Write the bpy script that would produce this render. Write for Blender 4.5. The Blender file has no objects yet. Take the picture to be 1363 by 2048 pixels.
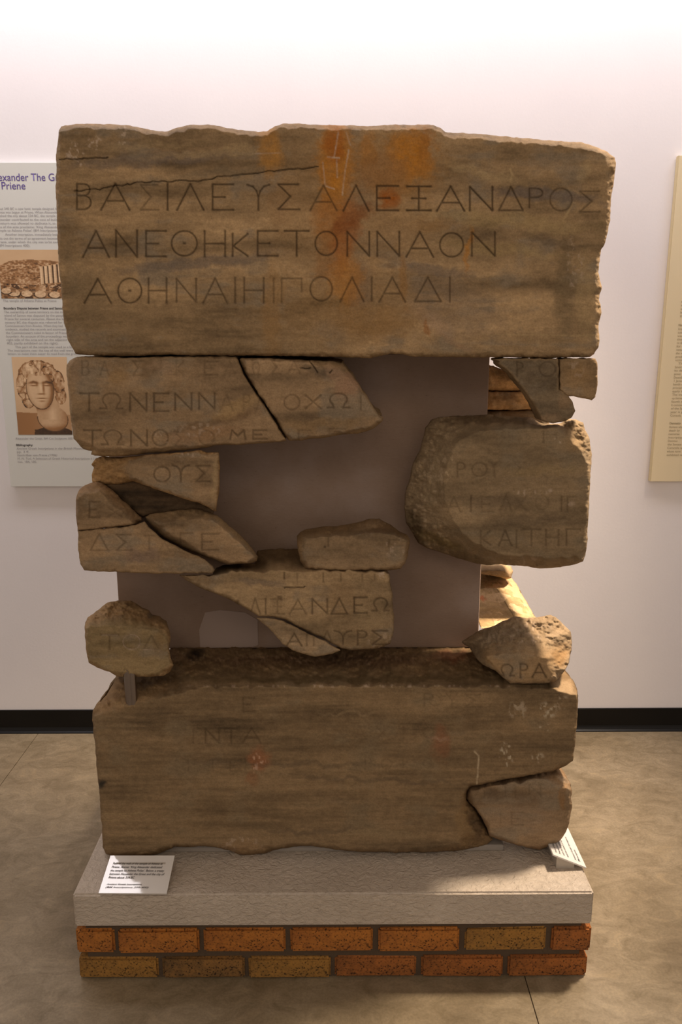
import bpy, bmesh, math
import numpy as np
from mathutils import Vector, Matrix

# ---------------------------------------------------------------- camera, light, exposure
F = 1600.0                      # focal length in pixels of the 1363 x 2048 frame
PITCH = math.radians(12.9)      # camera looks down a little
YAW = math.atan(11 / F)
CAM = np.array([0.0, 0.0, 1.66])
D_FACE, D_PANEL, D_SLAB, D_BRICK, D_WALL = 1.89, 2.128, 1.76, 1.772, 3.10

scene = bpy.context.scene
cd = bpy.data.cameras.new('camera'); cam = bpy.data.objects.new('camera', cd)
scene.collection.objects.link(cam); scene.camera = cam
cd.sensor_fit = 'HORIZONTAL'; cd.sensor_width = 24.0; cd.lens = 24.0 * F / 1363
cam.location = CAM; cam.rotation_euler = (math.pi / 2 - PITCH, 0, -YAW)
cd.clip_start = 0.05

scene.view_settings.view_transform = 'Standard'; scene.view_settings.look = 'None'
scene.view_settings.exposure = 0.0; scene.view_settings.gamma = 1.0
scene.view_settings.use_curve_mapping = False

w = bpy.data.worlds.new('world'); scene.world = w; w.use_nodes = True
w.node_tree.nodes['Background'].inputs[0].default_value = (1.0, 0.87, 0.76, 1)
w.node_tree.nodes['Background'].inputs[1].default_value = 0.55

def area(name, loc, target, sx, sy, power, color, spread=180):
    l = bpy.data.lights.new(name, 'AREA'); l.shape = 'RECTANGLE'; l.size = sx; l.size_y = sy
    l.energy = power; l.color = color; l.spread = math.radians(spread)
    o = bpy.data.objects.new(name, l); scene.collection.objects.link(o)
    o.location = loc
    o.rotation_euler = (Vector(target) - Vector(loc)).to_track_quat('-Z', 'Y').to_euler()
    return o
area('wall_washer', (-0.1, 2.58, 3.40), (-0.1, 2.75, 0.0), 4.6, 0.30, 52, (1.0, 0.93, 0.95))
area('rear_spot', (1.5, 2.30, 3.3), (0.5, 2.36, 0.9), 0.25, 0.25, 16, (1.0, 0.82, 0.62), 50)
area('front_fill', (0.0, -1.2, 3.2), (0.0, 0.6, 0.0), 3.0, 1.0, 18, (1.0, 0.86, 0.70))  # soft front fill, added in place of light bounced around the room

# ---------------------------------------------------------------- helpers
cy_, sy_ = math.cos(YAW), math.sin(YAW)
FW = np.array([sy_ * math.cos(PITCH), cy_ * math.cos(PITCH), -math.sin(PITCH)])
RT = np.array([cy_, -sy_, 0.0])
UP = np.cross(RT, FW)

def ray(px, py):
    px = np.asarray(px, float); py = np.asarray(py, float)
    a = (px - 681.5) / F; b = -(py - 1024.0) / F
    return FW + a[..., None] * RT + b[..., None] * UP
def at(px, py, D):              # the point of the vertical plane y = D seen at a pixel
    r = ray(px, py)
    return CAM + r * (np.asarray(D) / r[..., 1])[..., None]
def on(px, py, z0):             # the point of the horizontal plane z = z0
    r = ray(px, py)
    return CAM + r * ((z0 - CAM[2]) / r[..., 2])[..., None]

rng = np.random.RandomState(7)
LAT = rng.rand(64, 64, 64).astype(np.float32) * 2 - 1
def noise3(x, y, z):
    x, y, z = np.broadcast_arrays(np.asarray(x, float), np.asarray(y, float), np.asarray(z, float))
    xi = np.floor(x).astype(int); yi = np.floor(y).astype(int); zi = np.floor(z).astype(int)
    u = x - xi; v = y - yi; t = z - zi
    u = u * u * (3 - 2 * u); v = v * v * (3 - 2 * v); t = t * t * (3 - 2 * t)
    g = lambda a, b, c: LAT[(xi + a) & 63, (yi + b) & 63, (zi + c) & 63]
    x00 = g(0,0,0) * (1-u) + g(1,0,0) * u; x10 = g(0,1,0) * (1-u) + g(1,1,0) * u
    x01 = g(0,0,1) * (1-u) + g(1,0,1) * u; x11 = g(0,1,1) * (1-u) + g(1,1,1) * u
    return (x00 * (1-v) + x10 * v) * (1-t) + (x01 * (1-v) + x11 * v) * t
def fbm(x, y, z, o=4):
    s = 0; a = 1.0; n = 0
    for k in range(o):
        s = s + a * noise3(x * 2**k + 17.3*k, y * 2**k + 5.1*k, z * 2**k + 9.7*k); n += a; a *= 0.55
    return s / n
def sstep(a, b, x):
    t = np.clip((x - a) / (b - a), 0, 1); return t * t * (3 - 2 * t)

def new_obj(name, mesh, mat=None, parent=None, smooth=True):
    o = bpy.data.objects.new(name, mesh); scene.collection.objects.link(o)
    if mat: mesh.materials.append(mat)
    if parent: o.parent = parent
    if smooth: mesh.shade_smooth()
    return o
def np_mesh(name, verts, quads, tris, color=None):
    me = bpy.data.meshes.new(name)
    nv, nq, nt = len(verts), len(quads), len(tris)
    me.vertices.add(nv); me.vertices.foreach_set('co', np.asarray(verts, np.float32).ravel())
    me.loops.add(nq * 4 + nt * 3)
    idx = np.concatenate([np.asarray(quads, np.int32).reshape(-1), np.asarray(tris, np.int32).reshape(-1)])
    me.loops.foreach_set('vertex_index', idx)
    me.polygons.add(nq + nt)
    me.polygons.foreach_set('loop_start', np.concatenate([np.arange(nq) * 4, nq * 4 + np.arange(nt) * 3]).astype(np.int32))
    me.update(calc_edges=True); me.validate()
    if color is not None:
        at_ = me.color_attributes.new('tint', 'FLOAT_COLOR', 'POINT')
        c = np.ones((nv, 4), np.float32); c[:, :3] = color
        at_.data.foreach_set('color', c.ravel())
    return me
def tag(o, label=None, cat=None, group=None, kind=None):
    if label: o['label'] = label
    if cat: o['category'] = cat
    if group: o['group'] = group
    if kind: o['kind'] = kind
    return o
def empty(name, loc):
    o = bpy.data.objects.new(name, None); scene.collection.objects.link(o); o.location = loc
    return o
def settle(child, parent):      # parent without moving the mesh, which is in world coordinates
    child.parent = parent; child.matrix_parent_inverse = Matrix.Translation(-Vector(parent.location))
def box_mesh(name, x0, x1, y0, y1, z0, z1, bevel=0.0, seg=2):
    bm = bmesh.new(); bmesh.ops.create_cube(bm, size=1)
    for v in bm.verts:
        v.co = Vector(((x0+x1)/2 + v.co.x*(x1-x0), (y0+y1)/2 + v.co.y*(y1-y0), (z0+z1)/2 + v.co.z*(z1-z0)))
    if bevel: bmesh.ops.bevel(bm, geom=bm.edges[:], offset=bevel, segments=seg, affect='EDGES')
    me = bpy.data.meshes.new(name); bm.to_mesh(me); bm.free(); return me

# ---------------------------------------------------------------- materials
def mat(name, color=(.5,.5,.5), rough=.7, metal=0.0, spec=.5):
    m = bpy.data.materials.new(name); m.use_nodes = True
    b = m.node_tree.nodes['Principled BSDF']
    b.inputs['Base Color'].default_value = (*color, 1); b.inputs['Roughness'].default_value = rough
    b.inputs['Metallic'].default_value = metal; b.inputs['Specular IOR Level'].default_value = spec
    return m, m.node_tree, b
def nd(t, kind, **kw):
    n = t.nodes.new(kind)
    for k, v in kw.items():
        if k in n.inputs: n.inputs[k].default_value = v
        else: setattr(n, k, v)
    return n
def ramp(t, stops):
    r = nd(t, 'ShaderNodeValToRGB'); e = r.color_ramp.elements
    while len(e) < len(stops): e.new(0.5)
    for k, (p, c) in enumerate(stops):
        e[k].position = p; e[k].color = (*c, 1) if len(c) == 3 else c
    return r
def mixc(t, a, b, fac, mode='MULTIPLY'):
    m = nd(t, 'ShaderNodeMix', data_type='RGBA', blend_type=mode)
    for s, v in ((0, fac), (6, a), (7, b)):
        if hasattr(v, 'links'): t.links.new(v, m.inputs[s])
        else: m.inputs[s].default_value = v if s == 0 else (*v, 1)
    return m.outputs[2]
def noise_node(t, scale, detail=4, rough=.6, stretch=None):
    tc = nd(t, 'ShaderNodeTexCoord'); n = nd(t, 'ShaderNodeTexNoise', Scale=scale, Detail=detail, Roughness=rough)
    src = tc.outputs['Object']
    if stretch:
        mp = nd(t, 'ShaderNodeMapping'); mp.inputs['Scale'].default_value = stretch
        t.links.new(src, mp.inputs[0]); src = mp.outputs[0]
    t.links.new(src, n.inputs['Vector']); return n
def bump(t, b, height, dist, strength=1.0, prev=None):
    bn = nd(t, 'ShaderNodeBump', Strength=strength, Distance=dist)
    t.links.new(height, bn.inputs['Height'])
    if prev: t.links.new(prev.outputs[0], bn.inputs['Normal'])
    t.links.new(bn.outputs[0], b.inputs['Normal']); return bn

def stone_material(name, gain=1.0, grain=.0007):
    m, t, b = mat(name, rough=.85, spec=.25)
    a = nd(t, 'ShaderNodeAttribute', attribute_name='tint')
    n1 = noise_node(t, 260, 5, .7); n2 = noise_node(t, 60, 5, .65, (1, 1, 2.2))
    r1 = ramp(t, [(.3, (.80, .80, .80)), (.7, (1.18, 1.18, 1.18))]); t.links.new(n1.outputs[0], r1.inputs[0])
    r2 = ramp(t, [(.35, (.90, .88, .86)), (.65, (1.10, 1.10, 1.10))]); t.links.new(n2.outputs[0], r2.inputs[0])
    c = mixc(t, a.outputs['Color'], r1.outputs[0], 1.0); c = mixc(t, c, r2.outputs[0], 1.0)
    c = mixc(t, c, (gain, gain*.93, gain*.80), 1.0)
    t.links.new(c, b.inputs['Base Color'])
    b1 = bump(t, b, n1.outputs[0], grain); bump(t, b, n2.outputs[0], grain * 2, prev=b1)
    return m
M_STONE = stone_material('weathered_marble', .83)
M_TINT, t, b = mat('photo_print', rough=.45)
a = nd(t, 'ShaderNodeAttribute', attribute_name='tint'); t.links.new(a.outputs['Color'], b.inputs['Base Color'])

M_WALL, t, b = mat('white_wall_paint', (.80, .77, .79), .75)
n = noise_node(t, 2.2, 3); r = ramp(t, [(.3, (.84, .80, .82)), (.7, (.87, .835, .85))])
t.links.new(n.outputs[0], r.inputs[0]); t.links.new(r.outputs[0], b.inputs['Base Color'])
n = noise_node(t, 90, 3); bump(t, b, n.outputs[0], .0006, .5)

M_FLOOR, t, b = mat('mottled_floor', rough=.38, spec=.45)
n1 = noise_node(t, 2.0, 7, .62); n1.inputs['Distortion'].default_value = .6
n2 = noise_node(t, 11, 8, .72, (1, 1.6, 1)); n2.inputs['Distortion'].default_value = 1.2
n3 = noise_node(t, 150, 3)
r1 = ramp(t, [(.3, (.17, .125, .072)), (.5, (.255, .197, .122)), (.72, (.35, .28, .188))]); t.links.new(n1.outputs[0], r1.inputs[0])
r2 = ramp(t, [(.3, (.66, .64, .58)), (.55, (1.0, 1.0, 1.0)), (.75, (1.28, 1.25, 1.18))]); t.links.new(n2.outputs[0], r2.inputs[0])
r3 = ramp(t, [(.35, (.9, .9, .9)), (.65, (1.08, 1.08, 1.08))]); t.links.new(n3.outputs[0], r3.inputs[0])
c = mixc(t, r1.outputs[0], r2.outputs[0], 1.0); c = mixc(t, c, r3.outputs[0], 1.0)
t.links.new(c, b.inputs['Base Color']); bump(t, b, n2.outputs[0], .0012, .6)

M_SKIRT, t, b = mat('black_vinyl', (.003, .0025, .0025), .32, spec=.3)
n = noise_node(t, 55, 6, .8); r = ramp(t, [(.68, (.003, .0025, .0025)), (.76, (.04, .035, .03))])
t.links.new(n.outputs[0], r.inputs[0]); t.links.new(r.outputs[0], b.inputs['Base Color'])
M_CEIL, _, _ = mat('ceiling_white', (.75, .72, .70), .9)
M_SLAB, t, b = mat('textured_masonry_paint', (.47, .41, .35), .55)
n1 = noise_node(t, 60, 4, .6, (1, 1, 1.5)); n1.inputs['Distortion'].default_value = 1.0
n2 = noise_node(t, 6, 4); r = ramp(t, [(.3, (.50, .415, .33)), (.7, (.58, .49, .40))])
t.links.new(n2.outputs[0], r.inputs[0]); t.links.new(r.outputs[0], b.inputs['Base Color'])
bump(t, b, n1.outputs[0], .009, .9)
M_RISER, t, b = mat('grey_riser_paint', (.30, .26, .22), .7)

def brick_material(name, base, dark):
    m, t, b = mat(name, rough=.8, spec=.3)
    n1 = noise_node(t, 190, 3, .6); n2 = noise_node(t, 14, 5, .65)
    r2 = ramp(t, [(.3, dark), (.6, base)]); t.links.new(n2.outputs[0], r2.inputs[0])
    r1 = ramp(t, [(.34, (.10, .08, .07)), (.43, (.85, .85, .85)), (.7, (1.15, 1.1, 1.0))]); t.links.new(n1.outputs[0], r1.inputs[0])
    t.links.new(mixc(t, r2.outputs[0], r1.outputs[0], 1.0), b.inputs['Base Color'])
    bump(t, b, n1.outputs[0], .0025, .8); return m
M_BRICK = [brick_material('orange_brick', (.44, .165, .032), (.30, .105, .025)),
           brick_material('ochre_brick', (.35, .175, .04), (.24, .125, .035)),
           brick_material('red_brick', (.36, .125, .03), (.20, .075, .022)),
           brick_material('sooty_brick', (.27, .135, .04), (.11, .065, .028))]
M_MORTAR, t, b = mat('mortar', (.085, .055, .032), .95)
n = noise_node(t, 120, 4); bump(t, b, n.outputs[0], .003, .8)
M_PLASTER, t, b = mat('backing_plaster', rough=.8, spec=.25)
n1 = noise_node(t, 3.2, 5, .55); n2 = noise_node(t, 90, 5, .7, (1, 1, 3))
r1 = ramp(t, [(.3, (.245, .160, .108)), (.5, (.310, .215, .158)), (.7, (.385, .290, .240))]); t.links.new(n1.outputs[0], r1.inputs[0])
r2 = ramp(t, [(.27, (.35, .3, .25)), (.34, (.97, .97, .97)), (.7, (1.05, 1.05, 1.05))]); t.links.new(n2.outputs[0], r2.inputs[0])
t.links.new(mixc(t, r1.outputs[0], r2.outputs[0], 1.0), b.inputs['Base Color']); bump(t, b, n2.outputs[0], .0012, .6)
M_PATCH, t, b = mat('plaster_patch', (.375, .278, .228), .85)
M_STEEL, t, b = mat('brushed_steel', (.30, .25, .22), .35, 1.0)
M_BOARD, _, _ = mat('pale_grey_board', (.70, .70, .66), .5)
M_CREAM, _, _ = mat('cream_board', (.78, .66, .44), .5)
M_CREAMEDGE, _, _ = mat('cream_board_edge', (.60, .50, .30), .6)
M_CARD, _, _ = mat('glossy_white_card', (.74, .70, .66), .06, spec=.6)
M_INK, _, _ = mat('black_ink', (.06, .05, .05), .6)
M_GREYINK, _, _ = mat('grey_ink', (.36, .34, .35), .6)
M_PURPLE, _, _ = mat('purple_ink', (.11, .07, .30), .6)
M_OLIVE, _, _ = mat('olive_ink', (.36, .29, .17), .6)
M_ACRYL, _, _ = mat('card_wedge', (.42, .37, .31), .3)

# ---------------------------------------------------------------- room
def struct(name, me, m, parent=None, smooth=False):
    o = new_obj(name, me, m, parent, smooth)
    if not parent: o['kind'] = 'structure'
    return o
struct('wall_back', box_mesh('w', -4, 4, D_WALL, D_WALL + .15, 0, 3.5), M_WALL)
struct('ceiling', box_mesh('c', -4, 4, -3, D_WALL, 3.5, 3.6), M_CEIL)
fl = struct('floor', box_mesh('f', -4, 4, -3, D_WALL + .15, -.10, -.004), M_MORTAR)
seams = [-4, -2.995, -1.252, .495, 2.24, 4]
for a0, a1 in zip(seams[:-1], seams[1:]):
    s = new_obj('floor_sheet', box_mesh('floor_sheet', a0 + .0012, a1 - .0012, -3, D_WALL, -.004, 0, .0005, 1), M_FLOOR, fl, False)
# coved black skirting: profile extruded along the wall
prof = [(0, .100), (-.004, .100), (-.006, .098), (-.006, .022), (-.008, .014), (-.013, .008), (-.020, .004), (-.021, .0), (0, 0)]
vs = [(x, D_WALL + y, z) for x in (-4, 4) for (y, z) in prof]; k = len(prof)
fs = [(i, i + 1, k + i + 1, k + i) for i in range(k - 1)]
me = bpy.data.meshes.new('skirt'); me.from_pydata(vs, [], fs); struct('baseboard_back', me, M_SKIRT)

# ---------------------------------------------------------------- letters cut in stone
def arc(cx, cy, rx, ry, a0, a1, n=18):
    return [(cx + rx * math.cos(math.radians(a0 + (a1 - a0) * i / n)), cy + ry * math.sin(math.radians(a0 + (a1 - a0) * i / n))) for i in range(n + 1)]
L = {
 'A': [[(0,0),(.5,1),(1,0)], [(.22,.34),(.78,.34)]],
 'L': [[(0,0),(.5,1),(1,0)]],
 'D': [[(0,0),(.5,1),(1,0),(0,0)]],
 'B': [[(0,0),(0,1)], [(0,1),(.5,1)] + arc(.5,.77,.42,.23,90,-90,8) + [(0,.54)], [(.5,.54)] + arc(.5,.27,.5,.27,90,-90,8) + [(0,0)]],
 'S': [[(.95,1),(.05,1),(.6,.52),(.05,0),(1,0)]],
 'I': [[(.5,0),(.5,1)]],
 'E': [[(0,0),(0,1)], [(0,1),(1,1)], [(0,0),(1,0)], [(0,.5),(.6,.5)]],
 'U': [[(.5,0),(.5,.5)], [(.5,.5),(.42,.75),(.25,.93),(0,1)], [(.5,.5),(.58,.75),(.75,.93),(1,1)]],
 'X': [[(0,1),(1,1)], [(.22,.5),(.78,.5)], [(0,0),(1,0)], [(.5,0),(.5,1)]],
 'N': [[(0,0),(0,1)], [(0,1),(1,0)], [(1,0),(1,1)]],
 'P': [[(0,0),(0,1)], [(0,1),(.45,1)] + arc(.45,.76,.5,.24,90,-90,8) + [(0,.52)]],
 'O': [arc(.5,.5,.5,.5,0,360,28)],
 'T': [[(0,1),(1,1)], [(.5,0),(.5,1)]],
 'Q': [arc(.5,.5,.5,.5,0,360,28), [(.48,.5),(.52,.5)]],
 'H': [[(0,0),(0,1)], [(1,0),(1,1)], [(0,.5),(1,.5)]],
 'K': [[(0,0),(0,1)], [(1,1),(.05,.45),(1,0)]],
 'G': [[(0,0),(0,1),(1,1)]],
 'C': [[(0,0),(0,1),(1,1),(1,.45)]],
 'W': [[(0,.02),(.28,.02)], [(.28,.02)] + arc(.5,.58,.40,.42,225,-45,20) + [(.72,.02)], [(.72,.02),(1,.02)]],
 'Y': [[(0,1),(.5,.5),(1,1)], [(.5,0),(.5,.5)]],
 'x': [[(0,0),(1,1)], [(0,1),(1,0)]],
 'M': [[(0,0),(.12,1),(.5,.35),(.88,1),(1,0)]],
}
def letter_lines(items):
    """items: (char, x0, x1, ytop, ybottom, depth) -> polylines in pixels with a depth factor"""
    out = []
    for it in items:
        ch, x0, x1, yt, yb = it[:5]; dep = it[5] if len(it) > 5 else 1.0
        if ch == 'I': x1 = x0
        for s in L[ch]:
            out.append(([(x0 + p[0] * (x1 - x0) if ch != 'I' else x0, yb - p[1] * (yb - yt)) for p in s], dep))
    return out

def seg_dist(X, Y, a, b_):
    ax, ay = a; bx, by = b_; dx, dy = bx - ax, by - ay; l2 = dx*dx + dy*dy + 1e-9
    t = np.clip(((X - ax) * dx + (Y - ay) * dy) / l2, 0, 1)
    qx, qy = ax + t * dx, ay + t * dy
    return np.hypot(X - qx, Y - qy), qx, qy, t

def densify(poly, step):
    out = []
    for i in range(len(poly)):
        a_, b_ = np.array(poly[i], float), np.array(poly[(i + 1) % len(poly)], float)
        n_ = max(1, int(round(np.hypot(*(b_ - a_)) / step)))
        for k_ in range(n_): out.append(a_ + (b_ - a_) * k_ / n_)
    return np.array(out)
def inside(poly, X, Y):
    r = np.zeros(X.shape, bool); n_ = len(poly)
    for i in range(n_):
        x0, y0 = poly[i]; x1, y1 = poly[(i + 1) % n_]
        if y0 == y1: continue
        rows = (Y[:, 0] >= min(y0, y1)) & (Y[:, 0] < max(y0, y1))
        if not rows.any(): continue
        xc = x0 + (Y[rows, 0] - y0) * (x1 - x0) / (y1 - y0)
        r[rows] ^= X[rows] < xc[:, None]
    return r
def dist_field(poly, X, Y, step, R):
    d = np.full(X.shape, 1e3); qx = X.copy(); qy = Y.copy(); nx = np.zeros(X.shape); ny = np.zeros(X.shape)
    x_0, y_0 = X[0, 0], Y[0, 0]; H_, W_ = X.shape
    for i in range(len(poly)):
        a_, b_ = poly[i], poly[(i + 1) % len(poly)]
        i0 = max(0, int((min(a_[0], b_[0]) - R - x_0) / step)); i1 = min(W_, int((max(a_[0], b_[0]) + R - x_0) / step) + 2)
        j0 = max(0, int((min(a_[1], b_[1]) - R - y_0) / step)); j1 = min(H_, int((max(a_[1], b_[1]) + R - y_0) / step) + 2)
        if i1 <= i0 or j1 <= j0: continue
        sl = (slice(j0, j1), slice(i0, i1))
        dd, ex, ey, _ = seg_dist(X[sl], Y[sl], a_, b_)
        m_ = dd < d[sl]
        for arr, v in ((d, dd), (qx, ex), (qy, ey)): arr[sl] = np.where(m_, v, arr[sl])
        tx, ty = b_[0] - a_[0], b_[1] - a_[1]; ln = math.hypot(tx, ty) + 1e-9
        nx[sl] = np.where(m_, ty / ln, nx[sl]); ny[sl] = np.where(m_, -tx / ln, ny[sl])
    return d, qx, qy, nx, ny

SEED = [0]
def stone(name, label, outline, D=D_FACE, back=None, flat=None, brk=.0, cell=1.7, rnd=.007, edge=1.2,
          letters=(), cracks=(), blobs=(), base=(.36, .262, .165), streak=.16, wash=(.28, .235, .185), drop=0.0,
          rough_tint=(.36, .255, .15), relief=.0012, side_rough=.006, group=None, sides=.012, cat='stone', letter_shade=.5, rot=0.0, big=.85, lines=.0,
          break_rough=.006, bumpy=1.0, rim=False):
    """A quarried block: the worked face traced on its own plane, the broken rim falling back by brk metres,
    rough sides running to the depth `back`."""
    SEED[0] += 1; sd = SEED[0] * 3.71
    outline = [tuple(p) for p in outline]
    if rim: flat = [(min(max(x_, 119), 1190 + (x_ > 1205)*22), y_ + 10 if y_ < 330 else min(y_, 705)) for x_, y_ in outline]; brk = lambda x, y: .030*sstep(345, 262, y) + .014
    ar = sum(outline[i][0] * outline[(i+1) % len(outline)][1] - outline[(i+1) % len(outline)][0] * outline[i][1] for i in range(len(outline)))
    if ar < 0: outline = outline[::-1]
    P = densify(outline, 3.0)
    P = P + edge * np.stack([fbm(P[:,0]/11+sd, P[:,1]/11, sd, 3), fbm(P[:,0]/11, P[:,1]/11+sd, sd+9, 3)], 1) * 1.6
    x0, x1 = P[:,0].min() - 3*cell, P[:,0].max() + 3*cell; y0, y1 = P[:,1].min() - 3*cell, P[:,1].max() + 3*cell
    xs = np.arange(x0, x1, cell); ys = np.arange(y0, y1, cell); X, Y = np.meshgrid(xs, ys)
    ins = inside(P, X, Y)
    R = 20 if flat is None else 130
    d, qx, qy, nx, ny = dist_field(P, X, Y, cell, R)
    snap = d < .55 * cell
    GX = np.where(snap, qx, X); GY = np.where(snap, qy, Y)
    keep = ins | snap; dm = np.where(snap, 0, d)
    if flat is not None:
        Fp = densify(flat, 4.0)
        Fp = Fp + 7 * np.stack([fbm(Fp[:,0]/14+sd, Fp[:,1]/14, sd, 3), fbm(Fp[:,0]/14, Fp[:,1]/14+sd, sd+3, 3)], 1)
        inf = inside(Fp, X, Y); df = dist_field(Fp, X, Y, cell, 130)[0]; df = np.where(inf, 0, np.minimum(df, 130))
        ratio = df / (df + np.minimum(dm, 130) + 6.0)
    else: ratio = np.zeros(X.shape)
    keep_id = -np.ones(X.shape, int); idx = np.flatnonzero(keep.ravel()); keep_id.ravel()[idx] = np.arange(len(idx))
    gx, gy, dd, rr = GX.ravel()[idx], GY.ravel()[idx], np.minimum(dm.ravel()[idx], 40), ratio.ravel()[idx]
    nnx, nny = nx.ravel()[idx], ny.ravel()[idx]
    bk = brk(gx, gy) if callable(brk) else brk
    # --- depth
    rp = rnd * 850 * (1 + .6 * fbm(gx/23+sd, gy/23, sd+4, 3))
    u = np.clip(1 - dd / np.maximum(rp, 1.0), 0, 1); rounding = rnd * (1 - np.sqrt(np.maximum(0, 1 - u*u)))
    off = bk * rr**1.05 + rounding
    off += relief * (fbm(gx/60+sd, gy/60, sd, 4) + .5 * fbm(gx/14, gy/14+sd, sd, 3)) * bumpy
    rg = sstep(.0, .5, rr + .12*fbm(gx/16+sd, gy/16, sd+21, 3)*(rr > .001))
    off += break_rough * rg * fbm(gx/20+sd, gy/14, sd+2, 5) * 1.6
    off += break_rough * .5 * rg * fbm(gx/5.5+sd, gy/4.5, sd+12, 3)
    chip = np.clip(1 - dd/9, 0, 1) * np.clip(fbm(gx/10+sd, gy/10, sd+6, 3) * 2, 0, 1); off += .006 * chip
    # --- colour
    s1 = fbm(gx/150+sd, gy/13 + .35*fbm(gx/120, gy/120, sd), sd, 5); s2 = fbm(gx/60, gy/60+sd, sd+3, 4); s3 = fbm(gx/9+sd, gy/7, sd, 3)
    base = np.array(base); wash = np.array(wash); rt = np.array(rough_tint)
    s4 = fbm(gx/210+sd, gy/38 + .5*fbm(gx/160, gy/160, sd+2), sd+30, 4)
    col = base[None] * (1 + streak*1.6*s1 + .22*s2 + .13*s3 + big*s4 + lines*fbm(gx/110+sd, gy/3.6+.8*fbm(gx/150, gy/60, sd+40, 2), sd+41, 3))[:, None]
    k_ = sstep(.0, .5, s2 + .5*s1)[:, None] * .75; col = col * (1-k_) + wash[None] * (1 + .12*s3)[:, None] * k_
    rcol = rt[None] * (1 + .35*fbm(gx/12+sd, gy/8, sd+8, 4) + .25*s2)[:, None]
    m_ = np.maximum(rg, .6*np.clip(1 - dd/6, 0, 1))[:, None]; col = col*(1-m_) + rcol*m_
    wx = gx + 9*fbm(gx/26, gy/26, sd+1, 4)*1.6; wy = gy + 9*fbm(gx/26, gy/26, sd+11, 4)*1.6
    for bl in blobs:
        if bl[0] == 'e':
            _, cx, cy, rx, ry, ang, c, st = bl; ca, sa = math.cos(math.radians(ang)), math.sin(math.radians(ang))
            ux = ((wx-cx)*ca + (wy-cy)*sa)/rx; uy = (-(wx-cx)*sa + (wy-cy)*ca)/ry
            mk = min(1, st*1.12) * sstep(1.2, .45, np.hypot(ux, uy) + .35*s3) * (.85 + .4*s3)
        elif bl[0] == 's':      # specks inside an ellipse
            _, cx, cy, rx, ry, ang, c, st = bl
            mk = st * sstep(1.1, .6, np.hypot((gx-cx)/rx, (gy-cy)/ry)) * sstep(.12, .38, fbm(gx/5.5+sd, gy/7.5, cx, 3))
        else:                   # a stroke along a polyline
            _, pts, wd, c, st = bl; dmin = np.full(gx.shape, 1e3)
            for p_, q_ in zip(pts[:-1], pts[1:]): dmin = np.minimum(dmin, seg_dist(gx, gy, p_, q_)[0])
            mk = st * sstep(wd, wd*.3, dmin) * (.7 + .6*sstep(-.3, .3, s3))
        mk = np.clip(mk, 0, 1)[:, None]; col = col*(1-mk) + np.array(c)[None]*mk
    # --- cut letters and cracks
    def cut(lines, width, depth, grime_shade, wob=0.0, flare=True):
        nonlocal off, col
        g = np.zeros(gx.shape)
        for pts, dep in lines:
            pts = [tuple(p) for p in pts]
            if wob:
                q = densify(pts + pts[::-1], 5)[:None]; q = densify(pts, 5) if False else np.array([np.array(pts[i]) + (np.array(pts[i+1]) - np.array(pts[i])) * k2 / max(1, int(math.dist(pts[i], pts[i+1]) / 5)) for i in range(len(pts)-1) for k2 in range(max(1, int(math.dist(pts[i], pts[i+1]) / 5)))] + [np.array(pts[-1])])
                q = q + wob * np.stack([fbm(q[:,0]/9, q[:,1]/9, sd, 3), fbm(q[:,0]/9, q[:,1]/9, sd+5, 3)], 1); pts = [tuple(p) for p in q]
            bx0 = min(p[0] for p in pts) - 5; bx1 = max(p[0] for p in pts) + 5; by0 = min(p[1] for p in pts) - 5; by1 = max(p[1] for p in pts) + 5
            sel = np.flatnonzero((gx > bx0) & (gx < bx1) & (gy > by0) & (gy < by1))
            if not len(sel): continue
            for p_, q_ in zip(pts[:-1], pts[1:]):
                dd_, _, _, tt = seg_dist(gx[sel], gy[sel], p_, q_)
                wv = width * (1 + (.45 * np.abs(2*tt-1)**5 if flare and len(pts) < 6 else 0))
                g[sel] = np.maximum(g[sel], dep * np.clip(1.15 - dd_ / wv, 0, 1))
        off = off + depth * g; f = np.clip(g * grime_shade * 1.3, 0, .85)[:, None]
        col = col * (1-f) + np.array((.07, .045, .025))[None] * f  # grime plus groove shade painted in, since the relief alone shades weakly
    if letters: cut(letter_lines(letters), 2.0, .0034, letter_shade)
    if cracks: cut([(c, 1.0) for c in cracks], 1.35, .006, .7, 4.5, False)
    col = np.clip(col, .01, .95)
    Dv = D(gx, gy) if callable(D) else D
    V = at(gx, gy, Dv + off)
    # --- faces
    a_, b_, c_, d_ = keep_id[:-1,:-1], keep_id[:-1,1:], keep_id[1:,1:], keep_id[1:,:-1]
    cnt = (a_>=0).astype(int) + (b_>=0) + (c_>=0) + (d_>=0)
    hard = (ins & ~snap); hc = hard[:-1,:-1] | hard[:-1,1:] | hard[1:,1:] | hard[1:,:-1]
    q = (cnt == 4) & hc; quads = np.stack([a_[q], d_[q], c_[q], b_[q]], 1)
    tris = []
    for (m1, m2, m3, mo) in ((a_, d_, c_, b_), (a_, c_, b_, d_), (a_, d_, b_, c_), (d_, c_, b_, a_)):
        s = (cnt == 3) & hc & (mo < 0); tris.append(np.stack([m1[s], m2[s], m3[s]], 1))
    tris = np.concatenate(tris)
    E = np.concatenate([np.stack([f[:, i], f[:, (i+1) % f.shape[1]]], 1) for f in (quads, tris) for i in range(f.shape[1])])
    key = E.min(1).astype(np.int64) * (len(idx)+1) + E.max(1); _, inv, cn = np.unique(key, return_inverse=True, return_counts=True)
    Bd = E[cn[inv] == 1]; bv = np.unique(Bd); loc = -np.ones(len(idx), int); loc[bv] = np.arange(len(bv)); nb = len(bv)
    yb = V[bv, 1]; back = back if back is not None else D_PANEL
    K = max(2, int(np.ceil((back - yb.min()) / sides)))
    rings = []; rcols = []
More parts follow.
